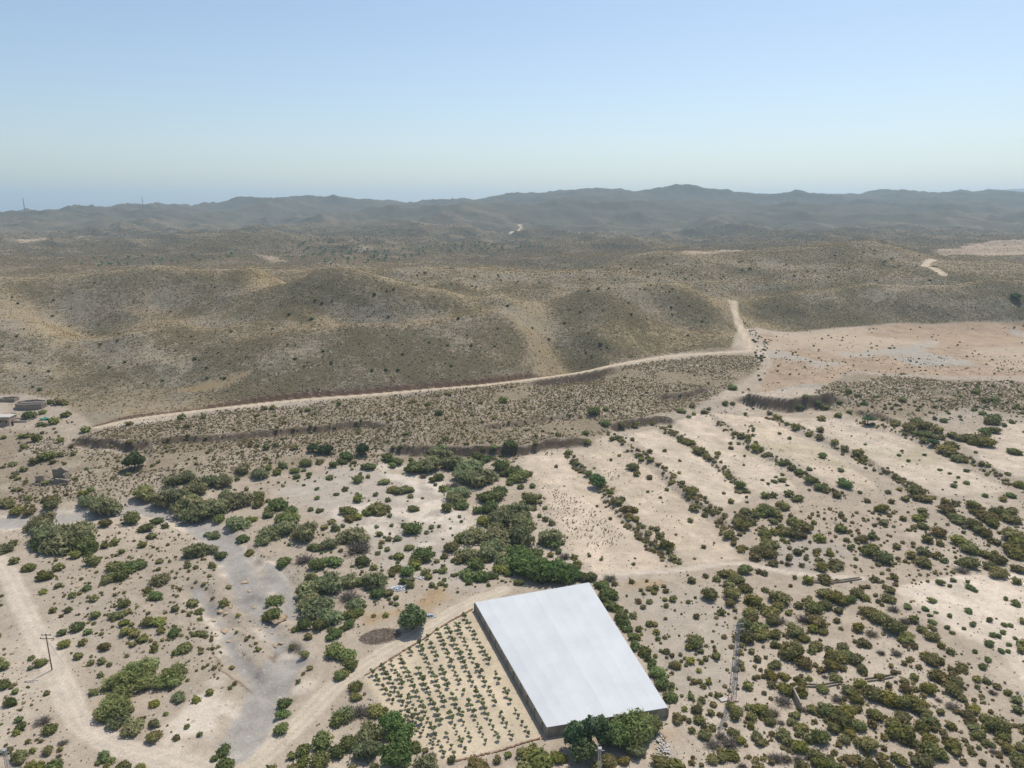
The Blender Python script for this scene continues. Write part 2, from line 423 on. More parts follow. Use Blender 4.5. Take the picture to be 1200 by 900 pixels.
CHALK = [px_line(p) for p in ([(200, 830), (270, 770), (300, 760), (310, 800), (280, 850), (235, 890), (200, 890)], [(440, 540), (500, 548), (540, 575), (520, 600), (470, 575)], [(300, 830), (345, 800), (375, 790), (350, 825), (315, 860)], [(1060, 700), (1130, 690), (1200, 710), (1200, 760), (1120, 740)], [(380, 600), (520, 575), (545, 620), (470, 650)])]
GOLD = px_line([(208, 457), (240, 447), (280, 436), (296, 433), (284, 444), (262, 454), (225, 460)])
DRYGRASS = [px_line(p) for p in ([(480, 712), (498, 690), (525, 686), (524, 704), (500, 716)], [(725, 690), (760, 680), (780, 684), (760, 697), (735, 694)], [(752, 728), (762, 726), (770, 742), (758, 745)], [(420, 722), (470, 712), (480, 720), (430, 732)], [(775, 862), (800, 850), (795, 868), (780, 872)])]
PALEFAR = [px_line(p) for p in ([(800, 297), (840, 293), (870, 292), (860, 295), (815, 298)], [(1095, 297), (1140, 285), (1230, 277), (1230, 299), (1150, 300)], [(300, 298), (318, 300), (332, 306), (322, 307), (306, 302)], [(412, 291), (430, 288), (440, 292), (425, 295)], [(20, 282), (50, 277), (52, 281), (25, 285)], [(88, 278), (92, 277), (95, 279), (89, 280)])]
COARSE_HILL_STONE = [px_line(p) for p in ([(0, 372), (40, 380), (80, 410), (60, 440), (0, 430)], [(300, 425), (350, 402), (390, 398), (360, 425), (315, 440)], [(515, 385), (545, 380), (550, 410), (525, 412)], [(95, 410), (160, 388), (230, 420), (225, 440), (190, 435), (120, 430)], [(935, 345), (1060, 340), (1050, 352), (950, 356)])]

def mix(a, b, k):
    return a + (b - a) * k[..., None]
def landcover():
    x, y, z = GX, GY, GZ
    n1 = fbm(x, y, 30, 4, 101); n2 = fbm(x, y, 7, 3, 111); n3 = fbm(x, y, 90, 3, 121)
    wob = n2 * 1.2 + fbm(x, y, 2.5, 2, 131) * .6
    col = np.empty(x.shape + (3,)); col[:] = (.385, .315, .237)
    col = mix(col, np.array((.455, .38, .29)), sstep(-.1, .5, n1))
    col = mix(col, np.array((.335, .28, .215)), sstep(.05, .5, -n3) * .7)
    veg = np.full(x.shape, .20) + .10 * n1
    stone = np.full(x.shape, .25)
    # pale silt and chalky patches on the valley floor
    for P, c, k in ((SILT, (.40, .345, .28), .9), (SILT2, (.375, .32, .25), .85), (SILT3, (.36, .31, .255), .9)):
        m = sstep(-4, 4, poly_sd(x, y, P, 40) + wob * 2.5) * k
        col = mix(col, np.array(c), m); veg = veg * (1 - m * .6)
    for P in CHALK:
        m = sstep(-3, 5, poly_sd(x, y, P, 30) + n2 * 5 + n1 * 3) * .8 * sstep(-.35, .25, n2 + n1 * .4)
        col = mix(col, np.array((.58, .50, .40)), m); veg = veg * (1 - m)
    for P in DRYGRASS:
        m = sstep(-2, 3, poly_sd(x, y, P, 15) + n2 * 4) * .75
        col = mix(col, np.array((.33, .22, .11)), m)
    # far and near hills
    hsd = poly_sd(x, y, HILL, 60); hsd = np.where(np.isfinite(hsd), hsd, np.where(y > 640, 60, -60))
    hill = sstep(-2, 2.5, hsd + wob * .8)
    soil = mix(np.broadcast_to(np.array((.275, .218, .140)), col.shape), np.array((.31, .24, .135)), sstep(-.1, .6, n3 + n1 * .5))
    soil = mix(soil, np.array((.235, .205, .155)), sstep(.0, .5, -n1) * .7)
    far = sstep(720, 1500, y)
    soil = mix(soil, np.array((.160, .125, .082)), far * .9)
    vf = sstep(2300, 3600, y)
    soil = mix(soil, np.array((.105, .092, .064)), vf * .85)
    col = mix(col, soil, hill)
    veg = veg * (1 - hill) + hill * (.55 + .22 * n1 + .18 * n3 + .12 * far)
    stone = stone * (1 - hill) + hill * (.22 + .2 * np.clip(n1, 0, 1)) * (1 - far)
    for P in COARSE_HILL_STONE:
        m = sstep(-8, 10, poly_sd(x, y, P, 40) + n2 * 10 + n1 * 6)
        stone = np.maximum(stone, m * .95); col = mix(col, np.array((.36, .305, .225)), m * .30); veg -= m * .22
    # scrubby terrace between road and scarp, scrub by the right-hand fields
    for P, k in ((LOWER_SCRUB, .75), (TERRACE, .95), (SCRUB_R, .8)):
        m = sstep(-3, 3, poly_sd(x, y, P, 30) + wob * 1.5) * k
        col = mix(col, mix(np.broadcast_to(np.array((.245, .195, .130)), col.shape), np.array((.315, .258, .185)), sstep(0, .5, n2 + n1)), m)
        veg = veg * (1 - m) + m * ((.46 if k > .77 else .37) + .25 * n1); stone = stone * (1 - m) + .3 * m
    m = sstep(-3, 3, poly_sd(x, y, GOLD, 25) + wob)
    col = mix(col, np.array((.30, .205, .085)), m); veg *= 1 - m * .8; stone *= 1 - m
    for P in PALEFAR:
        sdv = poly_sd(x, y, P, 120); m = sstep(-12, 12, sdv + n1 * 18) * .85
        col = mix(col, np.array((.40, .30, .21)), m); veg *= 1 - m * .9
    # fields
    for i, P in enumerate(FIELDS):
        m = sstep(-.8, .9, poly_sd(x, y, P, 20) + wob * .55)
        fur = fbm(x * .9 + y * .5, y * .12 - x * .2, 2.2, 2, 140)
        c = np.array([(.50, .405, .30), (.485, .395, .29), (.51, .42, .315), (.50, .41, .31), (.50, .405, .30), (.49, .405, .31), (.365, .268, .182), (.51, .42, .32), (.57, .48, .375)][i])
        cc = np.broadcast_to(c, col.shape) * (1 + .10 * n2 + .11 * fur + .07 * n1)[..., None]
        if i == 6:
            cc = mix(cc, np.array((.37, .33, .27)), sstep(.05, .4, n1 + .3 * n3)); cc = mix(cc, np.array((.42, .33, .235)), sstep(.1, .4, n3))
        if i in (3, 4, 5):
            cc = mix(cc, np.array((.36, .31, .20)), sstep(.1, .6, n1) * .7)
        col = mix(col, cc, m); veg = veg * (1 - m) + m * (.10 if i != 6 else .22); stone = stone * (1 - m) + .12 * m
    m = sstep(-1.2, .6, poly_sd(x, y, ORCHARD, 12) + wob * .4)
    col = mix(col, np.array((.51, .42, .295)) * (1 + .08 * n2[..., None]), m); veg *= 1 - m; stone = stone * (1 - m) + .2 * m
    # gravel washes
    for P, w in WASH.values():
        d, s, al = seg_dist(x, y, P, 30); k = np.where(np.isfinite(d), d, 99)
        m = sstep(w + .7, w - .5, k + wob * 1.3)
        col = mix(col, np.array((.33, .302, .266)) * (1 + .10 * n2 + .10 * n1 + .08 * fbm(x, y, 2.2, 2, 161))[..., None], m * .92); veg *= 1 - m * .9; stone = stone * (1 - m) + .45 * m
        e = np.exp(-((k - w - 1.3 + wob) / 1.1) ** 2) * sstep(-.25, .35, n2 + .5 * n1) * (k < 30)
        col = mix(col, np.array((.55, .48, .39)), e * .75); veg *= 1 - e * .6
    # relief shading put into the colours: denser dark scrub off-sun, dry yellow grass sunward
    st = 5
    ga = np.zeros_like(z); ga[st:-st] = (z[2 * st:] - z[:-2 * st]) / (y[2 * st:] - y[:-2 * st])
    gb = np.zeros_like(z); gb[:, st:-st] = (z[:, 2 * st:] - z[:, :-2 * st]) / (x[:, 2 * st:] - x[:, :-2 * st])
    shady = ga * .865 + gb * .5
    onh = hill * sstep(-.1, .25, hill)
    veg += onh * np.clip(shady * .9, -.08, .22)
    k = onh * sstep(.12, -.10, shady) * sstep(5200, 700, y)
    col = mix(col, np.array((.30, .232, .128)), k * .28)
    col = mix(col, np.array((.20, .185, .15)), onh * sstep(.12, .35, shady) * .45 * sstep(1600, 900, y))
    col = mix(col, np.array((.065, .062, .046)), onh * sstep(.03, .22, shady) * .75 * sstep(900, 1900, y))  # distant slopes facing off the sun coloured darker, as painted shade
    # earth faces: steep ground is bare brown soil
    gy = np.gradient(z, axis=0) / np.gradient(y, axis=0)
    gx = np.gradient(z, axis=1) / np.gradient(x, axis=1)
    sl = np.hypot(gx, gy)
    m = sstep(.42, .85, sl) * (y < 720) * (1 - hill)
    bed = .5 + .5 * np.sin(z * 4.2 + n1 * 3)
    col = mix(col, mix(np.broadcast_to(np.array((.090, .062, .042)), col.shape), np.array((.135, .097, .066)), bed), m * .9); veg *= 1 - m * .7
    d, s, al = seg_dist(x, y, BANKS[2][0], 8); k = np.where(np.isfinite(d), d, 99)
    m = sstep(2.2, 1.0, k + wob * .5); col = mix(col, np.array((.125, .078, .052)), m); veg *= 1 - m * .6
    col *= (1 + .07 * n2 + .07 * fbm(x, y, 3.0, 3, 151))[..., None]
    # tracks
    for nme, (P, w) in ROADS.items():
        d, s, al = seg_dist(x, y, P, w * 3 + 6); k = np.where(np.isfinite(d), d, 1e3)
        h = w * .5
        m = sstep(h + max(.55, h * .22), h - max(.45, h * .2), k + wob * min(.6, h * .25))
        c = np.array((.50, .405, .285)) if nme in ('terrace_road', 'saddle_road', 'far_road', 'far_road_lower', 'distant_track') else np.array((.52, .44, .345))
        if nme == 'track_orchard': c = np.array((.50, .42, .315))
        c = np.broadcast_to(c, col.shape) * (1 + .05 * n2 - .13 * np.exp(-((k - h * .42) / (h * .14)) ** 2) + .05 * np.exp(-(k / (h * .2)) ** 2))[..., None]
        col = mix(col, c, m); veg *= 1 - m; stone *= 1 - m * .8
    return np.clip(col, .02, .8), np.clip(veg, 0, 1), np.clip(stone, 0, 1), shady
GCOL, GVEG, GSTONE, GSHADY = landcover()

# ------------------------------------------------------------------ material helpers
def new_mat(name, rough=.95, spec=.15):
    m = bpy.data.materials.new(name); m.use_nodes = True
    nt = m.node_tree; b = nt.nodes['Principled BSDF']
    b.inputs['Roughness'].default_value = rough
    b.inputs['Specular IOR Level'].default_value = spec
    return m, nt, b
def nd(nt, t, **kw):
    n = nt.nodes.new(t)
    for k, v in kw.items():
        if k in n.inputs.keys(): n.inputs[k].default_value = v
        else: setattr(n, k, v)
    return n
def ramp(nt, fac, stops):
    r = nt.nodes.new('ShaderNodeValToRGB'); e = r.color_ramp.elements
    while len(e) < len(stops): e.new(.5)
    for k, (p, c) in enumerate(stops): e[k].position = p; e[k].color = (*c, 1) if len(c) == 3 else c
    nt.links.new(fac, r.inputs['Fac']); return r.outputs['Color']
def mixc(nt, fac, a, b, blend='MIX'):
    n = nt.nodes.new('ShaderNodeMix'); n.data_type = 'RGBA'; n.blend_type = blend
    for sock, val in ((n.inputs['Factor'], fac), (n.inputs['A'], a), (n.inputs['B'], b)):
        if isinstance(val, (int, float)): sock.default_value = val
        elif isinstance(val, tuple): sock.default_value = (*val, 1)
        else: nt.links.new(val, sock)
    return n.outputs['Result']
def math_n(nt, op, a, b=0.0, clamp=False):
    n = nt.nodes.new('ShaderNodeMath'); n.operation = op; n.use_clamp = clamp
    for i, v in enumerate((a, b)):
        if isinstance(v, (int, float)): n.inputs[i].default_value = v
        else: nt.links.new(v, n.inputs[i])
    return n.outputs[0]
def noise_n(nt, vec, scale, detail=3, rough=.55):
    n = nd(nt, 'ShaderNodeTexNoise', Scale=scale, Detail=detail, Roughness=rough)
    nt.links.new(vec, n.inputs['Vector']); return n.outputs['Fac']

def ground_material():
    m, nt, b = new_mat('ground_soil', 1.0, .05)
    geo = nd(nt, 'ShaderNodeNewGeometry'); P = geo.outputs['Position']
    ca = nd(nt, 'ShaderNodeAttribute', attribute_name='soil').outputs['Color']
    va = nd(nt, 'ShaderNodeAttribute', attribute_name='scrub').outputs['Fac']
    sa = nd(nt, 'ShaderNodeAttribute', attribute_name='stones').outputs['Fac']
    fine = noise_n(nt, P, 1.6, 4, .65); mid = noise_n(nt, P, .22, 4, .6)
    k = math_n(nt, 'ADD', math_n(nt, 'MULTIPLY', fine, .55), math_n(nt, 'MULTIPLY', mid, .5))
    k = math_n(nt, 'ADD', k, .475)
    c = nd(nt, 'ShaderNodeVectorMath', operation='SCALE'); nt.links.new(ca, c.inputs[0]); nt.links.new(k, c.inputs['Scale'])
    col = c.outputs[0]
    pt = noise_n(nt, P, .38, 5, .68)
    pk = ramp(nt, pt, [(.47, (0, 0, 0)), (.56, (1, 1, 1))])
    pa = math_n(nt, 'MULTIPLY', pk, math_n(nt, 'ADD', .16, math_n(nt, 'MULTIPLY', va, .5), True))
    col = mixc(nt, math_n(nt, 'MULTIPLY', pa, .9), col, mixc(nt, .55, col, (.17, .135, .095)))
    grit = noise_n(nt, P, 3.4, 3, .7)
    gk = math_n(nt, 'ADD', .72, math_n(nt, 'MULTIPLY', grit, .56))
    gs = nd(nt, 'ShaderNodeVectorMath', operation='SCALE'); nt.links.new(col, gs.inputs[0]); nt.links.new(gk, gs.inputs['Scale']); col = gs.outputs[0]
    # scattered stones, pale and grey
    vor = nd(nt, 'ShaderNodeTexVoronoi', Scale=.75, Randomness=1.0); nt.links.new(P, vor.inputs['Vector'])
    vsep = nd(nt, 'ShaderNodeSeparateColor'); nt.links.new(vor.outputs['Color'], vsep.inputs[0])
    st = math_n(nt, 'MULTIPLY', math_n(nt, 'LESS_THAN', vor.outputs['Distance'], .30), math_n(nt, 'LESS_THAN', vsep.outputs[0], math_n(nt, 'MULTIPLY', sa, .8)))
    col = mixc(nt, math_n(nt, 'MULTIPLY', st, .75), col, mixc(nt, vsep.outputs[1], (.44, .39, .31), (.30, .26, .20)))
    # low scrub, dry tufts and litter
    s1 = noise_n(nt, P, 1.15, 2, .6); s2 = noise_n(nt, P, .33, 3, .6); s3 = noise_n(nt, P, .06, 3, .6)
    sv = math_n(nt, 'ADD', math_n(nt, 'MULTIPLY', s1, .62), math_n(nt, 'ADD', math_n(nt, 'MULTIPLY', s2, .5), math_n(nt, 'MULTIPLY', s3, .25)))
    th = math_n(nt, 'SUBTRACT', .98, math_n(nt, 'MULTIPLY', va, .50))
    f = math_n(nt, 'MULTIPLY', math_n(nt, 'SUBTRACT', sv, th), 9.0, True)
    scr = mixc(nt, s2, (.062, .056, .036), (.135, .115, .062))
    col = mixc(nt, math_n(nt, 'MULTIPLY', f, .85), col, scr)
    nt.links.new(col, b.inputs['Base Color'])
    bump = nd(nt, 'ShaderNodeBump', Strength=.55, Distance=.35)
    hgt = math_n(nt, 'ADD', math_n(nt, 'ADD', fine, math_n(nt, 'MULTIPLY', f, .9)), math_n(nt, 'MULTIPLY', st, .5))
    nt.links.new(hgt, bump.inputs['Height']); nt.links.new(bump.outputs[0], b.inputs['Normal'])
    return m
MAT_GROUND = ground_material()

# ------------------------------------------------------------------ cut the sheet into ground, hills, fields, tracks, washes
def build_ground():
    xc = .25 * (GX[:-1, :-1] + GX[1:, :-1] + GX[:-1, 1:] + GX[1:, 1:]); yc_ = .25 * (GY[:-1, :-1] + GY[1:, :-1] + GY[:-1, 1:] + GY[1:, 1:])
    lab = np.zeros(xc.shape, int); names = ['ground']
    hs = poly_sd(xc, yc_, HILL, 60); hs = np.where(np.isfinite(hs), hs > 0, yc_ > 640)
    names += ['hillside', 'hills', 'mountain_ridge']
    lab[hs & (yc_ < 770)] = 1; lab[(yc_ >= 770) & (yc_ < 2450)] = 2; lab[yc_ >= 2450] = 3
    for P in FIELDS:
        s_ = poly_sd(xc, yc_, P, 10); names.append('field'); lab[s_ > 0] = len(names) - 1
    names.append('orchard_plot'); lab[poly_sd(xc, yc_, ORCHARD, 10) > 0] = len(names) - 1
    for k, (P, w) in WASH.items():
        d, _, _ = seg_dist(xc, yc_, P, 20); names.append('dry_riverbed'); lab[d < w + .2] = len(names) - 1
    for k, (P, w) in ROADS.items():
        d, _, _ = seg_dist(xc, yc_, P, w + 10); names.append('dirt_path' if k == 'terrace_path' else 'dirt_road'); lab[d < w * .5 + .25] = len(names) - 1
    nx = np.gradient(GZ, axis=1) / np.gradient(GX, axis=1)
    # normals of the whole sheet, so that the pieces shade as one
    Pt = np.stack([GX, GY, GZ], -1)
    du = np.gradient(Pt, axis=1); dv = np.gradient(Pt, axis=0)
    N = np.cross(du, dv); N /= np.linalg.norm(N, axis=-1, keepdims=True)
    V = Pt.reshape(-1, 3); NF = N.reshape(-1, 3); CF = GCOL.reshape(-1, 3); VF = GVEG.ravel(); SF = GSTONE.ravel()
    ii, jj = np.meshgrid(np.arange(NR - 1), np.arange(NCOL - 1), indexing='ij')
    a = ii * NCOL + jj; Q = np.stack([a, a + 1, a + NCOL + 1, a + NCOL], -1)
    LBL = {'ground': 'pale dusty valley floor of soil, gravel and low scrub', 'hillside': 'scrub covered brown hills rising behind the terrace road',
           'hills': 'rolling brown hills of the middle distance', 'mountain_ridge': 'hazy blue brown ridge along the skyline'}
    for li, nm in enumerate(names):
        q = Q[lab == li]
        if len(q) == 0: continue
        u, inv = np.unique(q.ravel(), return_inverse=True)
        me = bpy.data.meshes.new(nm)
        me.vertices.add(len(u)); me.vertices.foreach_set('co', V[u].astype(np.float32).ravel())
        me.loops.add(len(inv)); me.loops.foreach_set('vertex_index', inv.astype(np.int32).ravel())
        me.polygons.add(len(q)); me.polygons.foreach_set('loop_start', (np.arange(len(q)) * 4).astype(np.int32))
        me.polygons.foreach_set('use_smooth', np.ones(len(q), bool))
        me.update(calc_edges=True)
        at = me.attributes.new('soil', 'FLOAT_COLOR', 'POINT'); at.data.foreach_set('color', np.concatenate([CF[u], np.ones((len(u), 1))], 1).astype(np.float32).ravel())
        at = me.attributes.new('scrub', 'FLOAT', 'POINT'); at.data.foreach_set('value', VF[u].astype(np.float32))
        at = me.attributes.new('stones', 'FLOAT', 'POINT'); at.data.foreach_set('value', SF[u].astype(np.float32))
        me.normals_split_custom_set_from_vertices(NF[u].tolist())
        me.materials.append(MAT_GROUND)
        o = bpy.data.objects.new(nm, me); COL.objects.link(o); o['kind'] = 'structure'
        if nm in LBL: o['label'] = LBL[nm]
build_ground()
# ------------------------------------------------------------------ plant materials
def leaf_material(name, lo, hi, use_attr=False, rough=.75):
    m, nt, b = new_mat(name, rough, .2)
    oi = nd(nt, 'ShaderNodeObjectInfo')
    la = nd(nt, 'ShaderNodeAttribute', attribute_name='leaf').outputs['Fac']
    c = mixc(nt, la, lo, hi)
    if use_attr:
        t = nd(nt, 'ShaderNodeAttribute', attribute_name='tint', attribute_type='INSTANCER').outputs['Color']
    else:
        t = oi.outputs['Color']
    c = mixc(nt, 1.0, c, t, 'MULTIPLY')
    hs = nd(nt, 'ShaderNodeHueSaturation'); nt.links.new(c, hs.inputs['Color'])
    nt.links.new(math_n(nt, 'ADD', .49, math_n(nt, 'MULTIPLY', oi.outputs['Random'], .025)), hs.inputs['Hue'])
    nt.links.new(math_n(nt, 'ADD', .82, math_n(nt, 'MULTIPLY', oi.outputs['Random'], .38)), hs.inputs['Value'])
    nt.links.new(hs.outputs['Color'], b.inputs['Base Color'])
    tr = nd(nt, 'ShaderNodeBsdfTranslucent'); nt.links.new(hs.outputs['Color'], tr.inputs['Color'])
    mx = nd(nt, 'ShaderNodeMixShader'); mx.inputs[0].default_value = .38
    nt.links.new(b.outputs[0], mx.inputs[1]); nt.links.new(tr.outputs[0], mx.inputs[2])
    nt.links.new(mx.outputs[0], nt.nodes['Material Output'].inputs['Surface'])
    return m
M_LEAF = leaf_material('shrub_leaves', (.150, .137, .062), (.365, .332, .165))
M_LEAF_I = leaf_material('small_shrub_leaves', (.150, .137, .062), (.365, .332, .165), True)
M_TREE = leaf_material('tree_leaves', (.105, .12, .056), (.265, .285, .135))
M_FEATHER = leaf_material('tamarisk_sprays', (.19, .185, .10), (.40, .385, .225))
M_CANE = leaf_material('cane_leaves', (.25, .245, .10), (.54, .51, .23))
M_TWIG = leaf_material('dead_twigs', (.115, .100, .082), (.30, .265, .225))
M_TUFT = leaf_material('scrub_tufts', (.285, .235, .152), (.435, .36, .24), True)
M_PINE = leaf_material('pine_needles', (.125, .175, .085), (.28, .36, .16))
def bark():
    m, nt, b = new_mat('bark', .95, .1)
    tc = nd(nt, 'ShaderNodeTexCoord'); n = noise_n(nt, tc.outputs['Object'], 9, 4)
    nt.links.new(ramp(nt, n, [(.3, (.07, .052, .038)), (.7, (.20, .16, .12))]), b.inputs['Base Color']); return m
M_BARK = bark()

# ------------------------------------------------------------------ plant meshes (unit: crown about 1 wide, foot at z = 0)
def mesh_from(name, V, Fc, leaf, mat, smooth=False):
    me = bpy.data.meshes.new(name)
    me.from_pydata([tuple(v) for v in V], [], [tuple(int(i) for i in f) for f in Fc]); me.update()
    at = me.attributes.new('leaf', 'FLOAT', 'POINT'); at.data.foreach_set('value', np.asarray(leaf, np.float32))
    me.materials.append(mat)
    if smooth: me.polygons.foreach_set('use_smooth', np.ones(len(me.polygons), bool))
    return me

def lobes(r, n, spread, flat, hmin=.28):
    L = [(0, 0, .30 * flat, .36)]
    for k in range(n):
        a = r.uniform(0, 2 * math.pi); d = spread * math.sqrt(r.uniform(.1, 1)); s = r.uniform(.16, .28)
        L.append((math.cos(a) * d, math.sin(a) * d, r.uniform(hmin * .5, .62) * flat * (1 - .45 * d / .5), s))
    return L
def leaf_cloud(r, L, n, size, flat=.75, upright=0.0, aspect=1.0, droop=0.0):
    """leaf sprays spread through the outer shell of several lobes"""
    w = np.array([l[3] ** 2 for l in L]); w /= w.sum()
    pick = r.choice(len(L), n, p=w)
    c = np.array([l[:3] for l in L])[pick]; R = np.array([l[3] for l in L])[pick]
    d = r.normal(size=(n, 3)); d /= np.linalg.norm(d, axis=1, keepdims=True)
    d[:, 2] = np.where(d[:, 2] < -.35, -d[:, 2] * .6, d[:, 2])
    rad = R * r.uniform(.72, 1.10, n)
    p = c + d * rad[:, None] * np.array([1, 1, flat]); p[:, 2] = np.maximum(p[:, 2], .02)
    out = d * np.array([1, 1, .8]) + r.normal(size=(n, 3)) * .55; out[:, 2] += .25
    out /= np.linalg.norm(out, axis=1, keepdims=True)
    up = np.zeros((n, 3)); up[:, 2] = 1
    t = r.normal(size=(n, 3)) * (1 - upright) + up * upright * 1.5 + d * .4
    t -= out * (t * out).sum(1, keepdims=True); t /= np.linalg.norm(t, axis=1, keepdims=True) + 1e-9
    b = np.cross(out, t)
    s = size * r.uniform(.6, 1.35, n)[:, None]
    A = t * s * aspect; B = b * s
    V = np.stack([p - A - B * .55, p - A * .1 + B * -1.0, p + A + B * .1, p + B], 1).reshape(-1, 3)
    V[:, 2] = np.maximum(V[:, 2], .0)
    Fc = np.arange(n * 4).reshape(n, 4)
    leaf = np.repeat(np.clip(r.normal(.45, .22, n) + (p[:, 2] / max(p[:, 2].max(), .1) - .5) * .0, 0, 1), 4)
    return V, Fc, leaf
def core(L, flat, k=.80):
    """dense inner twigs of each lobe"""
    V = []; Fc = []
    bm = bmesh.new(); bmesh.ops.create_icosphere(bm, subdivisions=1, radius=1)
    vs = np.array([v.co for v in bm.verts]); fs = [[v.index for v in f.verts] for f in bm.faces]; bm.free()
    for l in L:
        o = len(V); q = vs * l[3] * k * np.array([1, 1, flat]) + np.array(l[:3]); q[:, 2] = np.maximum(q[:, 2], 0)
        V += list(q); Fc += [[i + o for i in f] for f in fs]
    return np.array(V), Fc
def bush_mesh(name, seed, n, size, mat, flat=.72, nl=6, spread=.30, upright=0., aspect=1., k=.80, hmin=.28):
    r = np.random.default_rng(seed); L = lobes(r, nl, spread, flat, hmin)
    V, Fc, lf = leaf_cloud(r, L, n, size, flat, upright, aspect)
    if k > 0:
        V2, F2 = core(L, flat, k)
        Fc = [list(f) for f in Fc] + [[i + len(V) for i in f] for f in F2]
        lf = np.concatenate([lf, np.full(len(V2), .30)]); V = np.vstack([V, V2])
    s = 1.0 / (np.percentile(np.abs(V[:, 0]), 99) + np.percentile(np.abs(V[:, 1]), 99))
    return mesh_from(name, V * s, Fc, lf, mat)
def cane_mesh(name, seed, n, mat):
    """upright canes with arching blades"""
    r = np.random.default_rng(seed); V = []; Fc = []; lf = []
    for k in range(n):
        a = r.uniform(0, 6.283); d = .44 * math.sqrt(r.uniform(0, 1)); h = r.uniform(.6, 1.05) * (1 - .35 * d / .44)
        x, y = math.cos(a) * d, math.sin(a) * d; lx, ly = r.normal(0, .10, 2) + np.array([x, y]) * .25
        col = float(np.clip(r.normal(.5, .22), 0, 1)); w = .012
        o = len(V); V += [(x - w, y, 0), (x + w, y, 0), (x + lx + w, y + ly, h), (x + lx - w, y + ly, h)]; Fc.append((o, o + 1, o + 2, o + 3)); lf += [col * .6] * 4
        for j in range(5):
            t = r.uniform(.35, 1.0); px, py, pz = x + lx * t, y + ly * t, h * t
            b = r.uniform(0, 6.283); ln = r.uniform(.12, .22); wx, wy = -math.sin(b) * .022, math.cos(b) * .022
            ex, ey = px + math.cos(b) * ln, py + math.sin(b) * ln
            o = len(V); V += [(px - wx, py - wy, pz), (px + wx, py + wy, pz), (px + (ex - px) * .6 + wx, py + (ey - py) * .6 + wy, pz + .10), (ex, ey, pz + .02)]
            Fc.append((o, o + 1, o + 2, o + 3)); lf += [col] * 4
    return mesh_from(name, np.array(V), Fc, lf, mat)
def twig_mesh(name, seed, n, mat):
    r = np.random.default_rng(seed); V = []; Fc = []; lf = []
    for k in range(n):
        d = r.normal(size=3); d[2] = abs(d[2]) * .8 + .1; d /= np.linalg.norm(d)
        p = np.array([0, 0, 0.]) + r.normal(size=3) * .12; p[2] = abs(p[2]) * .5; e = p + d * r.uniform(.25, .5)
        b = np.cross(d, r.normal(size=3)); b /= np.linalg.norm(b); b *= .016
        o = len(V); V += [p - b, p + b, e + b * .5, e - b * .5]; Fc.append((o, o + 1, o + 2, o + 3)); lf += [r.uniform(0, 1)] * 4
    V = np.array(V); V[:, 2] = np.maximum(V[:, 2], 0)
    return mesh_from(name, V, Fc, lf, mat)
def tube(V, Fc, a, b, ra, rb, n=6):
    a = np.array(a, float); b = np.array(b, float); d = b - a; d /= np.linalg.norm(d) + 1e-9
    u = np.cross(d, (0, 0, 1) if abs(d[2]) < .9 else (1, 0, 0)); u /= np.linalg.norm(u); v = np.cross(d, u); o = len(V)
    for c, rr in ((a, ra), (b, rb)):
        for k in range(n):
            t = k / n * 2 * math.pi; V.append(c + (u * math.cos(t) + v * math.sin(t)) * rr)
    for k in range(n): Fc.append((o + k, o + (k + 1) % n, o + n + (k + 1) % n, o + n + k))
    Fc.append(tuple(o + k for k in range(n))[::-1]); Fc.append(tuple(o + n + k for k in range(n)))
def tree_meshes(name, seed, mat, n=1500, height=1.0, crown_r=.5, trunk=.3, size=.045, nl=11, flat=.85, rtr=.035):
    """trunk with limbs and a leafy crown, about `height` tall"""
    r = np.random.default_rng(seed); L = []; V = []; Fc = []
    top = np.array([r.normal(0, .03), r.normal(0, .03), trunk]); tube(V, Fc, (0, 0, -.02), top, rtr * 1.3, rtr * .85, 8)
    for k in range(nl):
        a = k / nl * 6.283 * 2.4 + r.uniform(-.4, .4); q = math.sqrt((k + .5) / nl) * crown_r * .66
        zc_ = trunk + (height - trunk) * (.10 + .55 * r.uniform(.1, 1) * (1 - (q / crown_r) ** 2 * .7)); s = crown_r * r.uniform(.30, .46)
        c = np.array([math.cos(a) * q, math.sin(a) * q, zc_]); L.append((*c, s))
        mid = top + (c - top) * .5 + r.normal(0, .02, 3); tube(V, Fc, top * .97, mid, rtr * .55, rtr * .35, 5); tube(V, Fc, mid, c, rtr * .35, rtr * .12, 5)
    lv, lf_, la = leaf_cloud(r, L, n, size, flat)
    V2, F2 = core(L, flat, .62)
    lf2 = [list(f) for f in lf_] + [[i + len(lv) for i in f] for f in F2]
    tm = bpy.data.meshes.new(name + '_trunk'); tm.from_pydata([tuple(v) for v in V], [], Fc); tm.update(); tm.materials.append(M_BARK)
    cm = mesh_from(name + '_crown', np.vstack([lv, V2]), lf2, np.concatenate([la, np.full(len(V2), .25)]), mat)
    return tm, cm

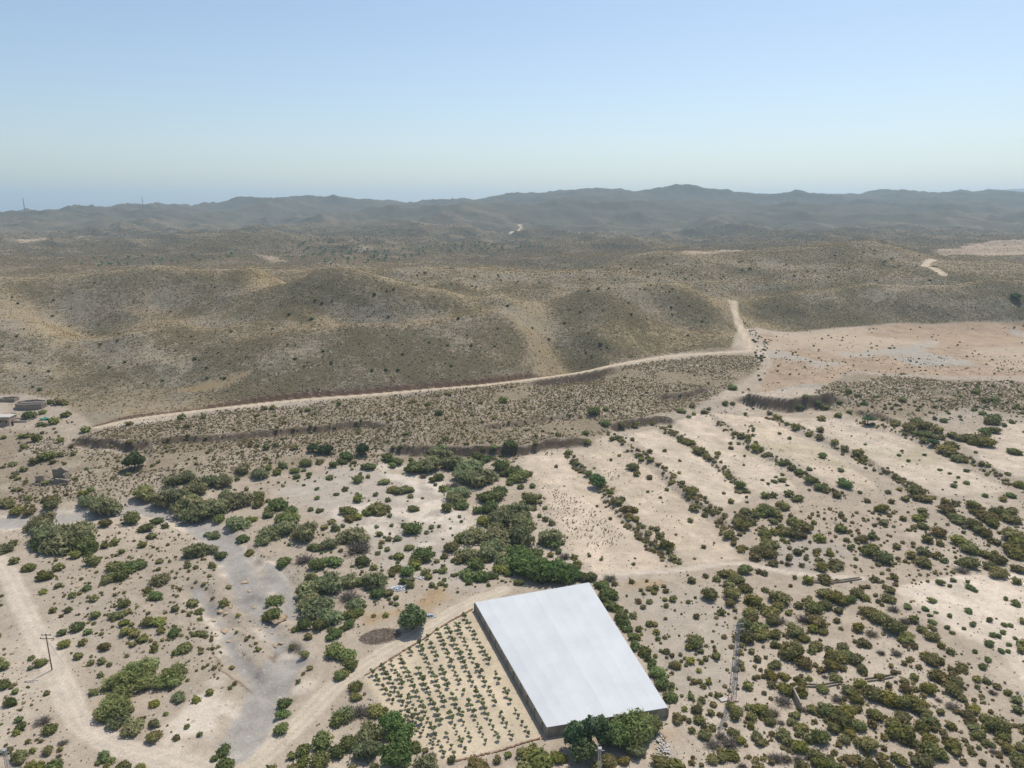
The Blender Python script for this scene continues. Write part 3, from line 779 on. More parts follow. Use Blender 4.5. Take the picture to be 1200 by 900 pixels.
BUSH = [bush_mesh('shrub', 300 + k, 520, .046, M_LEAF, flat=(.62, .72, .68, .8, .66, .75)[k], nl=(5, 8, 6, 9, 7, 4)[k], spread=(.26, .34, .3, .36, .38, .22)[k]) for k in range(6)]
BUSH_I = [bush_mesh('small_shrub', 330 + k, 100, .092, M_LEAF_I, flat=.72, nl=3, spread=.2) for k in range(3)]
FEATHER = [bush_mesh('tamarisk', 360 + k, 760, .030, M_FEATHER, flat=.8, nl=9, spread=.36, upright=.8, aspect=2.6, k=.55, hmin=.4) for k in range(4)]
CANE = [cane_mesh('cane', 380 + k, 130, M_CANE) for k in range(3)]
DEAD = [twig_mesh('dead_shrub', 390 + k, 260, M_TWIG) for k in range(3)]
TREES = [tree_meshes('broad_tree', 400, M_TREE, 1900, .80, .55, .16, .042, 13), tree_meshes('tall_tree', 401, M_TREE, 2000, 1.15, .42, .25, .040, 13, 1.05), tree_meshes('umbrella_tree', 402, M_TREE, 1100, .72, .55, .34, .045, 9, .5), tree_meshes('round_tree', 403, M_TREE, 2100, .85, .52, .14, .042, 14, .95)]
ORCH = [tree_meshes('orchard_tree', 410 + k, M_TREE, 280, 1.0 + .15 * k, .34, .20, .066, 6, 1.1, .022) for k in range(4)]
PINE = [tree_meshes('pine', 420 + k, M_PINE, 160, 1.1, .38, .2, .10, 6, 1.0, .03) for k in range(2)]
# ------------------------------------------------------------------ where the plants stand
# Read off the photograph in windows of 200 x 150 pixels seen at six times: x y width, by kind
# s olive shrub, g green shrub, t tamarisk, r cane, d dead shrub
SPOTS = {
(0, 750): """s 15 175 90,35 300 90,110 357 55,65 425 110,222 122 45,290 148 85,218 192 40,358 185 50,420 240 30,332 368 45,435 374 36,358 322 26,132 550 60,150 605 85,120 640 60,345 620 100,50 770 80,150 800 130,235 770 55,335 775 80,425 765 45,240 885 130,370 885 130,460 20 80,555 110 60,640 155 50,720 145 70,775 168 45,710 240 50,660 355 75,830 570 90,690 490 60,925 490 50,1085 440 80,1165 515 45,1080 580 80,1080 670 100,740 800 95,790 835 70,690 860 40,750 880 50,870 885 110,985 890 80,890 105 40,935 25 50,1090 55 65,735 40 80,580 15 60,1170 215 60
d 300 550 110,415 808 45,445 710 70
t 930 580 120,930 630 110,850 545 130
r 1040 190 110,940 230 120,1000 290 130,880 300 130,790 300 100,860 380 130,790 450 110,740 520 100,840 490 130,1150 290 100,1190 260 90""",
(200, 750): """s 100 45 110,40 80 60,180 410 65,278 362 55,440 115 45,475 195 50,430 190 40,455 298 40,420 330 35,690 155 60,735 48 50,790 105 60,855 100 40,785 182 55,940 88 80,850 45 45,895 215 45,980 192 45,835 240 40,810 290 55,785 335 45,850 335 60,850 295 50,38 675 65,22 760 45,115 605 40,210 655 50,1130 320 60,1090 355 70,900 285 40,935 230 35,345 15 40,740 420 35,930 770 110,850 810 70,930 850 100
g 800 440 95,790 510 95,785 615 105,375 768 115,305 825 55,390 865 120,1160 60 130,1190 240 90,1180 550 110,1075 690 160,1040 840 150,1170 770 110
t 60 400 90
r 40 230 110,20 270 110""",
(400, 750): """s 20 220 80,95 390 90,240 480 120,300 490 60,50 720 130,590 770 50,780 830 70,960 860 160,1100 835 70,1170 800 60,610 600 70
g 40 90 130,60 160 110,95 320 110,520 740 90
d 130 480 150,640 800 60
t 30 520 120,200 640 170,190 760 170,610 860 150""",
(600, 750): """s 150 750 70,100 790 130,200 830 180,320 810 130,680 850 120,785 840 80,1040 840 130,1130 860 130,1170 540 100,1115 400 60,1005 105 40,1085 75 50,1125 105 40,1145 165 80,1090 120 30,1185 100 30
g 870 30 90,930 70 90,990 150 80,1020 215 110,1060 300 110,1125 310 50
t 870 770 120
r 760 640 170,880 610 180,960 600 140,840 690 150,700 660 120""",
(800, 750): """s 45 45 60,90 10 110,125 72 50,228 72 38,235 110 70,55 142 65,163 130 40,130 152 40,25 175 28,113 210 50,45 265 40,82 285 50,120 280 50,180 290 50,140 315 55,57 395 60,130 412 65,248 383 55,198 377 35,218 447 50,195 505 58,95 480 80,120 455 50,110 550 80,145 590 60,205 600 75,155 650 95,60 630 60,45 565 40,10 480 50,10 545 45,355 640 80,400 695 80,205 830 90,345 800 105,280 820 80,265 780 50,375 480 90,335 455 70,370 520 85,460 465 70,530 470 130,590 510 110,490 535 80,610 560 80,480 597 58,525 665 85,545 710 75,712 665 120,795 525 75,765 560 80,830 600 90,820 650 70,970 680 130,830 740 120,890 690 70,930 790 130,960 850 110,1030 850 110,550 880 60,75 820 35,460 315 75,620 240 95,715 245 80,655 165 100,620 310 70,720 330 140,800 330 130,840 370 80,820 265 80,850 290 60,890 265 45,965 210 45,1075 260 80,985 340 80,1165 340 100,485 78 45,528 130 55,405 160 55,375 200 50,415 35 38,510 263 45,650 20 80,770 75 160,850 150 130,740 30 80,910 70 65,940 25 100,1040 170 110,1090 110 140,1150 100 120,1120 190 60,1130 40 80,1030 60 60,915 480 80,1010 480 130,1080 480 140,1150 500 140,1120 560 140,1060 600 100,1170 640 90,1130 690 80,1180 830 90
d 210 715 110,330 700 130,270 660 90,640 500 80,690 570 60,650 810 110,720 820 90,820 830 90,420 880 80,710 410 120,1000 250 45,1090 400 90,850 480 60""",
(1000, 750): """s 20 130 110,55 195 95,75 15 80,420 25 75,625 35 65,385 135 50,185 250 75,265 180 45,510 100 90,560 130 110,610 140 70,690 75 70,765 185 80,685 195 58,425 255 60,585 230 120,645 280 80,715 285 100,690 340 110,520 335 95,870 270 60,935 278 65,355 275 70,365 335 85,430 340 50,40 300 90,1090 362 65,1150 415 80,1150 480 80,755 390 90,140 370 140,240 390 150,330 430 130,440 430 150,490 490 120,540 560 110,480 600 100,610 500 60,740 500 40,850 475 90,810 520 90,930 530 95,1010 590 140,1050 650 110,920 600 80,840 610 80,880 660 90,940 705 90,1000 690 50,1080 750 100,1180 740 90,1170 830 120,710 730 120,715 780 80,650 680 60,680 590 80,150 520 100,140 590 80,340 640 170,400 690 120,290 580 120,350 540 130,540 690 110,560 770 150,500 840 150,620 800 90,90 720 150,220 680 70,200 810 60,320 830 100,100 870 120,230 880 100,20 830 80,30 590 110,20 400 100,30 470 80,800 730 40,835 790 50,880 750 40
g 960 20 70,1090 25 40,1165 20 45,1040 70 50,1085 70 45,855 75 38,950 130 60,910 180 60
d 195 80 60,305 80 80,980 360 60,600 415 50,695 450 95,985 775 60""",
(0, 600): """s 290 200 150,740 70 90,925 40 130,1100 55 90,1030 100 110,1165 90 60,1075 165 60,1000 225 65,810 210 70,740 235 55,650 330 120,630 285 60,800 370 120,1010 360 90,770 460 100,110 333 80,200 380 90,405 385 75,320 435 110,300 555 65,410 512 55,610 530 70,505 585 60,660 605 60,810 577 42,870 640 85,1035 545 70,1125 340 55,1115 398 38,540 800 100,435 840 65,480 690 50,380 685 60,250 645 60,820 720 90,870 770 80,925 785 40,885 710 45,1040 770 90,1115 760 95,875 835 90,950 850 75,620 835 60,670 720 70,1010 885 70,1130 830 70,100 210 70,10 585 30,10 650 30,530 290 90,855 275 45,820 300 30
g 940 360 140,850 430 120,1095 580 90,600 210 180,620 235 140,300 215 130
t 370 140 240,470 170 260,560 150 200,300 60 180,30 250 100,1130 465 120""",
(200, 600): """s 130 115 80,350 300 90,295 370 60,120 365 65,175 385 45,560 275 85,550 325 45,505 420 55,405 410 60,405 460 40,410 525 40,670 440 45,735 477 32,635 580 60,380 625 80,295 605 30,150 550 60,160 635 80,200 695 65,210 745 45,35 675 55,200 850 90,600 745 75,475 720 38,860 745 75,970 870 60,785 880 50,340 40 90,560 40 90,990 440 90,690 10 80,1130 60 70,1160 105 70,1080 100 60
g 740 610 130,715 720 130,25 840 80,940 790 100,880 810 70,820 40 150,1010 230 100,1140 330 130,1030 360 110,1040 790 110,1160 840 130,800 340 110,510 180 95
d 940 310 130
t 180 250 150,285 255 110,310 155 80,260 150 50,460 60 150,700 140 150,640 200 90,800 110 140,950 130 170,1110 220 110,980 520 170,1110 480 200,960 620 150,1050 640 200,1110 720 150,160 0 200""",
(400, 600): """s 60 20 110,120 30 60,342 22 40,355 90 35,440 90 50,635 97 50,265 150 55,285 205 45,325 260 40,275 240 40,530 320 120,645 290 55,670 337 48,360 310 50,410 305 70,150 340 110,230 383 70,380 390 90,520 370 80,600 410 80,660 410 45,360 435 50,435 480 60,480 505 70,495 470 50,615 450 55,720 400 75,735 305 60,780 440 35,640 510 45,700 497 45,330 560 80,130 480 90,100 690 120,60 710 100,385 600 45,350 635 35,315 720 50,225 725 40,1000 50 100,780 240 110,940 360 110,1010 320 100,1150 340 150,1130 390 110,820 330 80
g 510 105 130,480 245 65,570 290 150,470 410 100,250 560 120,60 780 80,20 810 70,850 160 140,890 430 110,980 440 110,1050 430 95,895 490 55,1130 478 30,1180 430 60
d 120 225 180,60 570 150
t 100 150 190,330 185 45,395 175 55,255 285 40,255 470 160,50 470 130,110 640 130,1110 50 180,950 150 180,1100 160 200,880 290 140,1050 260 180""",
(600, 600): """s 170 280 90,280 70 55,195 25 40,240 45 60,355 215 40,440 310 60,465 355 75,460 380 50,330 270 60,270 295 50,225 330 70,550 445 90,490 450 90,780 440 50,875 437 50,990 422 35,1083 428 35,840 483 45,720 497 50,770 730 90,810 770 50,855 720 65,800 690 40,890 820 50,870 870 70,965 780 55,1005 785 45,1010 835 60,885 620 55,965 625 45,925 660 50,1075 610 38,1130 608 55,1085 657 38,965 530 55,1010 530 50,1000 560 45,1085 545 55,1065 515 40,925 570 32,905 545 32,950 480 30,1078 745 30,1030 885 45,1075 875 40,830 20 70,870 45 60,895 80 40,920 100 45,955 135 60,980 105 40,1020 115 55,1045 160 75,1075 220 90,1110 230 70,1110 270 55,1130 315 60,1175 350 40,690 40 35,627 330 28,855 362 32,865 322 20,812 110 28,545 305 25,1153 155 25
g 280 200 130,50 485 75,330 345 70,640 500 100,670 560 130,650 600 90,700 650 100,745 665 70,720 590 60,820 815 80
d 370 300 80,690 450 90
t 70 60 170,60 150 180,270 160 160
r 40 300 140,120 400 150,200 430 150,290 430 150,360 440 140,410 430 110,60 370 130""",
(800, 600): """s 160 15 55,55 57 40,240 65 45,295 15 55,325 158 80,270 150 35,355 218 40,405 260 65,145 240 40,222 215 22,85 325 25,25 385 65,340 355 45,405 353 40,400 20 100,420 85 110,490 60 80,380 60 80,510 20 70,570 20 50,580 140 90,640 130 70,640 60 60,690 90 55,720 130 90,680 30 50,770 60 80,800 100 80,830 60 55,870 110 80,800 155 90,850 165 50,900 100 50,925 70 40,570 180 60,610 230 140,600 280 120,520 260 90,510 310 80,495 345 70,635 355 75,725 205 40,700 185 45,960 175 80,990 190 60,805 275 65,940 275 55,940 300 40,865 320 40,970 380 95,1035 285 60,1085 350 140,835 410 80,1155 190 50,1110 110 80,1150 130 50,1180 245 50,1110 20 50,440 400 100,530 415 50,570 425 55,165 445 55,65 475 60,280 430 80,245 465 70,340 430 90,370 470 90,325 500 80,410 475 60,440 525 100,340 560 130,380 550 70,325 630 85,185 570 115,495 605 120,450 625 50,585 540 65,680 590 140,680 650 95,820 645 80,930 660 130,885 620 70,1000 640 100,1000 560 110,1060 580 120,1120 610 110,1095 688 70,745 705 50,940 760 120,610 690 120,560 670 80,630 750 100,470 690 110,490 740 90,430 770 100,530 800 130,440 860 130,560 850 120,650 850 90,790 820 130,840 870 110,980 830 90,910 820 70,1085 755 60,275 700 65,95 733 45,40 630 35,790 455 35,880 475 75,1000 465 90,60 885 80
g 1180 610 70
d 740 362 50,860 740 110,680 750 90""",
(1000, 600): """s 215 65 75,350 40 50,255 20 45,455 35 80,500 15 60,480 85 90,425 100 45,735 25 130,590 130 110,605 155 60,730 185 110,520 185 80,610 215 60,840 80 100,880 115 100,930 140 90,970 60 110,1090 20 150,940 10 140,1120 145 140,1150 190 120,985 195 80,1010 210 60,820 240 130,925 285 90,1140 265 140,1090 235 90,1010 320 110,995 285 50,480 330 140,490 270 90,580 305 60,635 335 55,400 295 80,115 255 130,210 310 120,305 240 55,130 170 60,60 180 85,365 340 40,815 345 140,950 370 90,1010 415 120,1160 390 100,1145 480 65,150 468 65,290 455 60,255 540 75,245 600 90,180 625 45,30 560 100,75 590 80,110 690 140,190 740 120,280 800 150,425 755 70,485 820 70,560 865 100,380 870 130,30 810 80
g 610 490 55,675 512 40,820 520 65,800 483 38,700 475 40,860 550 35,550 610 65,810 690 50,380 655 65,500 673 55,535 718 40,1070 605 38,1140 637 60,960 755 45,840 782 50,660 808 42,695 843 38,775 815 30,980 858 50,1055 843 40,1060 785 45,1105 790 40,1020 870 40,680 725 40,555 765 55,580 700 35,1135 880 40
d 760 390 100,275 430 40,365 755 80,280 670 80,130 840 90""",
(0, 450): """s 390 255 80,280 275 60,320 285 40,420 115 80,455 130 60,95 215 50,145 365 45,190 360 50,250 375 80,165 435 60,25 372 40,85 555 65,170 595 50,240 540 65,330 500 100,370 545 45,420 490 55,430 385 60,515 490 45,95 645 45,125 660 40,320 690 60,815 515 25,612 592 32,790 655 32,585 765 65,635 735 55,350 800 90,370 840 100,55 830 100,140 740 40,100 740 40,180 685 35,200 790 60,1020 760 140,610 310 80,905 270 60,460 210 70,210 885 90,120 880 90
g 215 215 95,300 190 60,345 120 60,30 250 110
t 630 810 120,740 860 190,1170 790 160""",
(200, 450): """s 665 165 50,715 165 40,232 230 40,75 230 55,965 175 45,1185 135 40,115 295 45,675 445 50,745 425 45,870 440 60,505 470 30,490 425 35,560 420 45,610 430 45,785 565 70,470 660 40,750 615 65,950 545 90,620 830 90,690 815 45,620 770 90,535 738 32,690 580 60,1050 540 60
g 890 645 55,975 628 40,935 600 40,880 600 70,1140 560 70,1125 650 60,1030 730 38,935 708 25,1165 770 40,1030 795 45,985 875 45,1045 880 60,760 840 130,700 870 90,850 880 100,1190 540 50
t 510 590 100,620 620 110,370 680 110,240 680 130,170 720 150,60 790 170,160 850 200,300 860 200,500 800 170,110 650 110,20 680 100,380 770 80""",
(400, 450): """s 125 340 35,360 440 35,415 440 40,730 378 55,1140 105 65,455 345 40,1180 420 80,1075 440 50,1000 450 40,940 370 40,115 665 85,190 648 38,30 735 50,360 730 90,420 740 100,470 730 90,485 780 55,330 810 55,120 805 70,240 775 40,110 765 30,570 800 25,260 865 130,190 885 90,310 870 90,50 880 120,500 865 90,720 730 80,665 705 35,750 60 40
g 605 138 42,685 195 65,40 500 100,90 545 50,20 540 60,190 570 90,330 515 80,390 535 90,360 565 60,490 528 40,540 570 150,480 585 80,960 500 80,1020 520 80,980 550 60,1120 500 40,1070 515 30,680 650 80,640 670 60,745 865 85,840 840 100,1060 770 160,1110 740 110,1000 780 110,1050 850 130,960 880 80,1110 575 110,1150 560 80,1140 630 60,1190 640 50,1190 690 60
d 780 700 130,575 640 60
t 680 460 120,700 500 140,790 540 150,630 560 150,900 590 190,860 640 150,960 640 200,1040 640 140,830 760 150,810 790 130,1160 870 90,300 680 75""",
(600, 450): """s 405 475 65,422 540 38,455 555 45,490 570 35,435 590 28,310 577 28,535 395 55,520 340 60,325 350 50,165 415 40,705 380 50,750 370 60,765 390 40,845 385 40,815 465 30,755 500 28,695 530 28,575 590 25,850 575 90,875 630 50,965 650 55,970 470 45,880 495 50,910 525 45,970 530 50,1090 740 32,1045 795 30,955 755 25,1115 690 50,1180 535 28,1175 620 35,1075 465 35,1190 390 60,1195 690 50,1110 295 35,745 825 75,775 805 45,820 875 90,865 880 55,690 750 70,235 865 45,60 720 50,145 715 45,130 800 110,75 835 50,190 790 50,200 830 35,155 865 60,95 780 60,15 430 60,15 480 40,600 855 28,770 280 60,870 280 60,990 275 35,660 860 25
g 665 270 60,570 185 90,665 170 50,540 622 65,50 640 140,20 600 130,100 620 90,1185 180 60
t 50 880 150""",
(800, 450): """s 65 152 50,5 190 45,45 225 40,80 208 30,145 195 45,185 170 40,300 135 45,355 135 45,500 310 32,665 228 65,610 205 40,800 295 65,735 275 40,970 235 70,965 370 70,885 350 55,965 320 55,1065 405 60,1140 450 45,415 365 65,455 368 55,375 340 50,520 440 80,545 450 55,510 410 40,460 395 45,735 545 40,768 585 50,1015 735 55,1085 780 60,30 395 90,70 410 60,100 455 75,125 470 80,165 500 65,185 520 50,240 510 35,318 640 60,55 745 100,45 790 60,80 865 80,170 880 60,340 822 45,815 795 90,740 765 80,580 778 65,640 778 60,710 850 90,680 840 60,580 880 120,640 890 110,440 890 90,510 885 70,1000 165 60,1095 215 60,1175 190 50,340 445 40,335 415 30,395 415 30,245 480 45,750 380 30,680 345 28,375 757 30,890 740 30,290 765 28
g 820 155 55,710 550 65,820 610 70,895 660 85,890 592 45,970 715 80,400 705 80,435 750 50,645 678 45,700 670 55,658 648 35,700 632 35,600 697 28,560 670 28,733 707 28,1140 690 110,1110 600 45,980 500 60,865 85 50,1165 45 50,1100 125 45,950 120 50,350 15 70""",
(1000, 450): """s 300 260 95,205 237 40,450 265 100,400 300 110,500 290 100,590 320 80,490 385 75,565 365 60,615 370 60,690 355 70,760 370 90,810 380 80,880 370 150,930 405 110,850 395 100,680 410 110,660 450 120,660 485 70,990 240 110,950 255 80,865 155 28,730 520 85,790 540 50,905 558 40,950 565 50,1005 640 28,1175 695 100,30 480 80,70 535 65,70 510 60,430 755 110,480 790 100,530 805 70,365 800 65,1050 800 65,830 840 95,660 875 110,270 820 55,200 870 90,240 755 50,325 735 45,95 815 50,645 820 60,720 830 70,1000 885 90,1110 885 110,870 890 100,480 880 70,860 475 35,920 105 70
g 490 335 120,980 315 90,920 335 80,910 200 50,1120 460 100,1090 625 50,295 635 35,315 655 45,605 595 40,675 622 35,735 653 28,705 710 45,720 687 28,388 537 32,340 468 28,318 497 30,500 495 30,800 690 45,795 605 40,925 780 40,1100 770 80,45 757 35,85 422 25,1060 285 40,640 250 60,80 130 50,345 105 60,870 50 60,1000 100 70""",
}
def read_spots():
    out = []
    for (x0, y0), txt in SPOTS.items():
        for line in txt.split('\n'):
            k, rest = line[0], line[2:]
            for t in rest.split(','):
                a, b, d = (float(v) for v in t.split()); out.append((k, x0 + a / 6, y0 + b / 6, d / 6))
    return out
PLANTS = read_spots()
def locate(items, low=.28):
    """foot of each plant on the ground, and its width in metres"""
    px = np.array([i[1] for i in items]); py = np.array([i[2] for i in items]); d = np.array([i[3] for i in items])
    X, Y, Z = ground_at(px, py + d * low)
    depth = Y * CT - (Z - CAMH) * ST
    return X, Y, Z, d * depth / F
# ------------------------------------------------------------------ object helpers
def put(name, me, loc=(0, 0, 0), rz=0., sc=(1, 1, 1), parent=None, color=None):
    o = bpy.data.objects.new(name, me); COL.objects.link(o)
    o.location = loc; o.rotation_euler = (0, 0, rz); o.scale = sc if not isinstance(sc, (int, float)) else (sc, sc, sc)
    if parent: o.parent = parent
    if color: o.color = (*color, 1)
    return o
def tag(o, label, cat=None, group=None, kind=None):
    o['label'] = label
    if cat: o['category'] = cat
    if group: o['group'] = group
    if kind: o['kind'] = kind
    return o
def thing(name, loc, rz=0., sc=1.0):
    o = bpy.data.objects.new(name, None); COL.objects.link(o); o.location = loc; o.rotation_euler = (0, 0, rz)
    o.scale = (sc, sc, sc) if isinstance(sc, (int, float)) else sc; o.empty_display_size = .5
    return o
def spot(px, py):
    X, Y, Z = ground_at([px], [py]); return float(X[0]), float(Y[0]), float(Z[0])

# things a plant can be described by: (pixel x, pixel y, words)
MARKS = [
 (55, 780, 'beside the wooden utility pole'), (20, 870, 'in the bottom left corner by the concrete pole'), (150, 800, 'by the cane stand at the track bend'), (120, 880, 'at the foot of the frame below the track bend'),
 (60, 700, 'on the stony flat right of the left track'), (70, 630, 'by the big tamarisk below the upper riverbed'), (150, 665, 'on the rough flat inside the riverbed loop'), (200, 620, 'inside the bend of the grey riverbed'),
 (240, 700, 'on the gravel left of the lower riverbed'), (265, 800, 'on the chalky slope left of the lower riverbed'), (320, 720, 'on the ledge between the two gravel channels'), (335, 830, 'between lower riverbed and orchard track'), (375, 880, 'on the corner below the orchard track'), (390, 770, 'on the bank above the orchard track'),
 (450, 860, 'at the left edge of the orchard'), (590, 885, 'along the lower edge of the orchard'), (385, 670, 'in the thicket right of the riverbed'), (330, 620, 'along the riverbed thicket'), (240, 590, 'in the long tamarisk belt by the riverbed'), (160, 575, 'on the slope above the riverbed'),
 (450, 700, 'near the dumped rubbish above the brush pile'), (485, 640, 'on the grey silt flat'), (440, 575, 'on the pale silt below the scarp'), (360, 545, 'at the head of the silt flat'), (380, 525, 'against the foot of the scarp'), (540, 555, 'beside the bleached thicket'), (590, 600, 'in the thicket left of the terraced fields'), (575, 665, 'behind the white roof, left part'), (640, 660, 'in the cane belt behind the white roof'),
 (715, 690, 'at the far right corner of the white roof'), (760, 770, 'along the right edge of the white roof'), (700, 880, 'in front of the white roof'), (785, 880, 'by the rubble below the white roof'), (775, 700, 'on the orange grass patch right of the roof'), (815, 780, 'on the grey flat left of the pylon'), (825, 850, 'below the lattice pylon'),
 (870, 770, 'just right of the lattice pylon'), (880, 700, 'in the dense thicket above the pylon'), (930, 810, 'around the small concrete wall'), (930, 870, 'at the foot of the frame right of the pylon'), (960, 720, 'below the broken irrigation channel'), (930, 640, 'round the small grey clearing'), (870, 610, 'below the third terraced field'), (985, 770, 'on the bushy flat above the concrete wall'), (1010, 680, 'beside the broken irrigation channel'),
 (1030, 640, 'below the right hand fields'), (1110, 630, 'among shrubs under the fields at right'), (1170, 640, 'near the right edge below the fields'), (1050, 740, 'on the lower bank of the pale right field'), (1120, 710, 'on the pale lower right field'), (1180, 760, 'on the pale ground at the right edge'), (1040, 810, 'in the dark thicket at lower right'), (1060, 870, 'at the foot of the frame, lower right'), (1120, 800, 'on the slope under the pale right field'), (1170, 860, 'in the bottom right corner'),
 (690, 560, 'by the round tree in the first field'), (660, 600, 'on the first pale field'), (745, 600, 'on the bank between first and second fields'), (700, 530, 'at the top of the first two fields'), (790, 560, 'on the bank of the second field'), (830, 540, 'on the third terraced field'), (880, 525, 'on the bank of the fourth field'), (870, 585, 'along the lower edge of the middle fields'), (945, 560, 'on the fifth terraced field bank'), (930, 500, 'at the top of the fifth field'), (985, 560, 'at the bottom of the fifth field'), (1010, 545, 'on the bank of the sixth field'), (1060, 560, 'on the sixth pale field'), (1080, 515, 'in the dark belt above the sixth field'), (1140, 515, 'in the dark belt at upper right'), (1170, 560, 'by the right edge above the scrub'), (1080, 590, 'below the sixth field'), (1160, 485, 'on the slope at the far right'), (1010, 485, 'by the umbrella shaped tree'),
 (60, 490, 'round the old farmhouse'), (60, 560, 'round the ruined stone house'), (20, 590, 'on the pale slope left of the ruin'), (110, 580, 'on the slope right of the ruin'), (150, 540, 'near the lone round tree'), (300, 480, 'on the scrub terrace beside the hill road'), (500, 475, 'on the green patch below the hill road'), (590, 520, 'along the middle scarp'), (650, 510, 'on the gully slope above the fields'), (700, 470, 'in the gully below the hill road'), (850, 470, 'beside the brown cliff'), (960, 460, 'on the scrub right of the brown cliff'), (1100, 465, 'on the scrub below the far plateau'), (30, 535, 'on the slope below the farmhouse'),
]
MK = np.array([(m[0], m[1] * 1.15) for m in MARKS])
def place_words(px, py):
    return MARKS[int(np.argmin((MK[:, 0] - px) ** 2 + (MK[:, 1] - py * 1.15) ** 2))][2]
def size_word(w):
    return 'tiny' if w < 1.1 else 'small' if w < 2.1 else 'medium' if w < 3.3 else 'large' if w < 5 else 'very large'

KINDS = {'s': ('shrub', 'shrub', 'olive brown shrub', BUSH), 'g': ('leafy_bush', 'bush', 'fresh green bush', BUSH), 't': ('tamarisk_bush', 'bush', 'feathery grey green bush', FEATHER), 'r': ('cane_clump', 'cane', 'yellow green cane clump', CANE), 'd': ('dead_shrub', 'dead shrub', 'bleached twiggy shrub', DEAD)}
GRP = {'s': 'olive brown shrubs of the valley floor', 'g': 'green leafy bushes of the valley', 't': 'feathery tamarisk bushes along the riverbed', 'r': 'cane clumps', 'd': 'dead twiggy shrubs'}
SMALL = []           # (x, y, z, width, tint) of the shrubs too small to stand alone
def plant_all():
    r = np.random.default_rng(55)
    X, Y, Z, W = locate(PLANTS)
    idx = sorted((i for i, p in enumerate(PLANTS) if p[0] == 's'), key=lambda i: -PLANTS[i][3])
    rest = set(idx[300:])
    for i, (k, px, py, d) in enumerate(PLANTS):
        w = float(W[i])
        if k == 's':
            t = (.97, .95, .80) if px > 700 else (.93, 1.0, .82)
            q = r.uniform(); t = np.array(t) * (np.array((1.12, .99, .98)) if q < .12 else np.array((1.06, 1.08, .75)) if q < .35 else np.array((.85, .95, .9)) if q < .55 else 1.0)
            t = tuple(t * r.uniform(.78, 1.22) * np.array((r.uniform(.92, 1.08), 1, r.uniform(.85, 1.1))))
            if i in rest:
                SMALL.append((X[i], Y[i], Z[i], w, t)); continue
        elif k == 'g': t = tuple(np.array((.74, .95, .66)) * r.uniform(.8, 1.25) * np.array((r.uniform(.9, 1.15), 1, 1)))
        elif k == 't': t = tuple(np.array((.95, 1.0, .85)) * r.uniform(.8, 1.15) * np.array((r.uniform(.9, 1.12), 1, 1)))
        elif k == 'r': t = tuple(np.array((.92, 1.0, .9)) * r.uniform(.85, 1.15)) if not (700 > px > 600 and py < 700) else tuple(np.array((.55, .8, .6)) * r.uniform(.8, 1.1))
        else: t = tuple(np.array((1, .97, .95)) * r.uniform(.75, 1.2))
        nm, cat, words, protos = KINDS[k]
        me = protos[int(r.integers(len(protos)))]
        hh = r.uniform(.8, 1.15)
        if k == 'r': sc = (w * 1.15, w * 1.15, max(3.0, w * .95) * hh)
        elif k == 't': sc = (w * 1.18, w * 1.18, w * 1.0 * hh)
        elif k == 'd': sc = (w * 1.15, w * 1.15, w * .85 * hh)
        else: sc = (w * 1.04 * r.uniform(.92, 1.1), w * 1.04 * r.uniform(.92, 1.1), w * .98 * hh)
        o = put(nm, me, (X[i], Y[i], Z[i] - .03 * w), r.uniform(0, 6.283), sc, None, t)
        tag(o, f'{size_word(w)} {words} {place_words(px, py)}', cat, GRP[k])
plant_all()

# ------------------------------------------------------------------ trees standing singly
TREE_LIST = [  # pixel x, y of the foot, crown width px, mesh, height factor, tint, words
 (672, 879, 34, 1, 1.15, (.85, 1.1, 1.1), 'tall dark blue green tree at the left front of the white roof'),
 (690, 876, 36, 1, 1.2, (.82, 1.1, 1.12), 'tallest blue green tree in front of the white roof'),
 (707, 874, 34, 1, 1.15, (.78, 1.02, .9), 'tall green tree right of the tallest one before the white roof'),
 (683, 889, 38, 3, .9, (.8, .95, .85), 'broad dark tree lowest in the clump before the white roof'),
 (725, 872, 36, 0, 1.1, (1.05, 1.25, .85), 'bright yellow green tree before the middle of the front wall'),
 (747, 865, 36, 0, 1.0, (1.15, 1.3, .85), 'brightest green tree nearest the right corner of the front wall'),
 (484, 737, 38, 3, 1.0, (.95, 1.05, .95), 'dense rounded tree beside the track at the top of the orchard'),
 (461, 856, 30, 0, 1.1, (.95, 1.25, .8), 'upper bright green tree at the lower left edge of the orchard'),
 (470, 874, 34, 0, 1.05, (.95, 1.2, .8), 'middle green tree in the clump below the orchard corner'),
 (466, 897, 38, 0, 1.0, (.85, 1.15, .75), 'lowest green tree in the clump below the orchard corner'),
 (158, 549, 27, 3, 1.0, (.72, .85, .7), 'lone round dark tree on the slope right of the ruin'),
 (425, 533, 18, 3, 1.05, (.5, .6, .55), 'dark round tree at the foot of the middle scarp'),
 (367, 529, 14, 3, .95, (.6, .65, .55), 'left dark tree of the group under the scarp'), (376, 531, 15, 3, .9, (.55, .65, .55), 'middle dark tree of the group under the scarp'), (385, 531, 14, 3, .95, (.6, .68, .55), 'right dark tree of the group under the scarp'),
 (700, 570, 20, 0, 1.0, (.75, .95, .7), 'round green tree alone on the edge of the first field'),
 (1017, 497, 16, 2, 1.0, (.7, .95, .85), 'small umbrella shaped tree on the pale field edge'), (1093, 523, 13, 2, 1.0, (.65, .85, .85), 'small flat topped tree below the dark shrub belt'),
 (1190, 350, 13, 3, .7, (.8, 1.1, .7), 'green tree cluster at the right edge below the far fields'),
]
def stand_tree(name, meshes, loc, rz, sc, label, cat, group, tint):
    e = thing(name, loc, rz, sc); tag(e, label, cat, group)
    put('trunk', meshes[0], parent=e); put('crown', meshes[1], parent=e, color=tint)
    return e
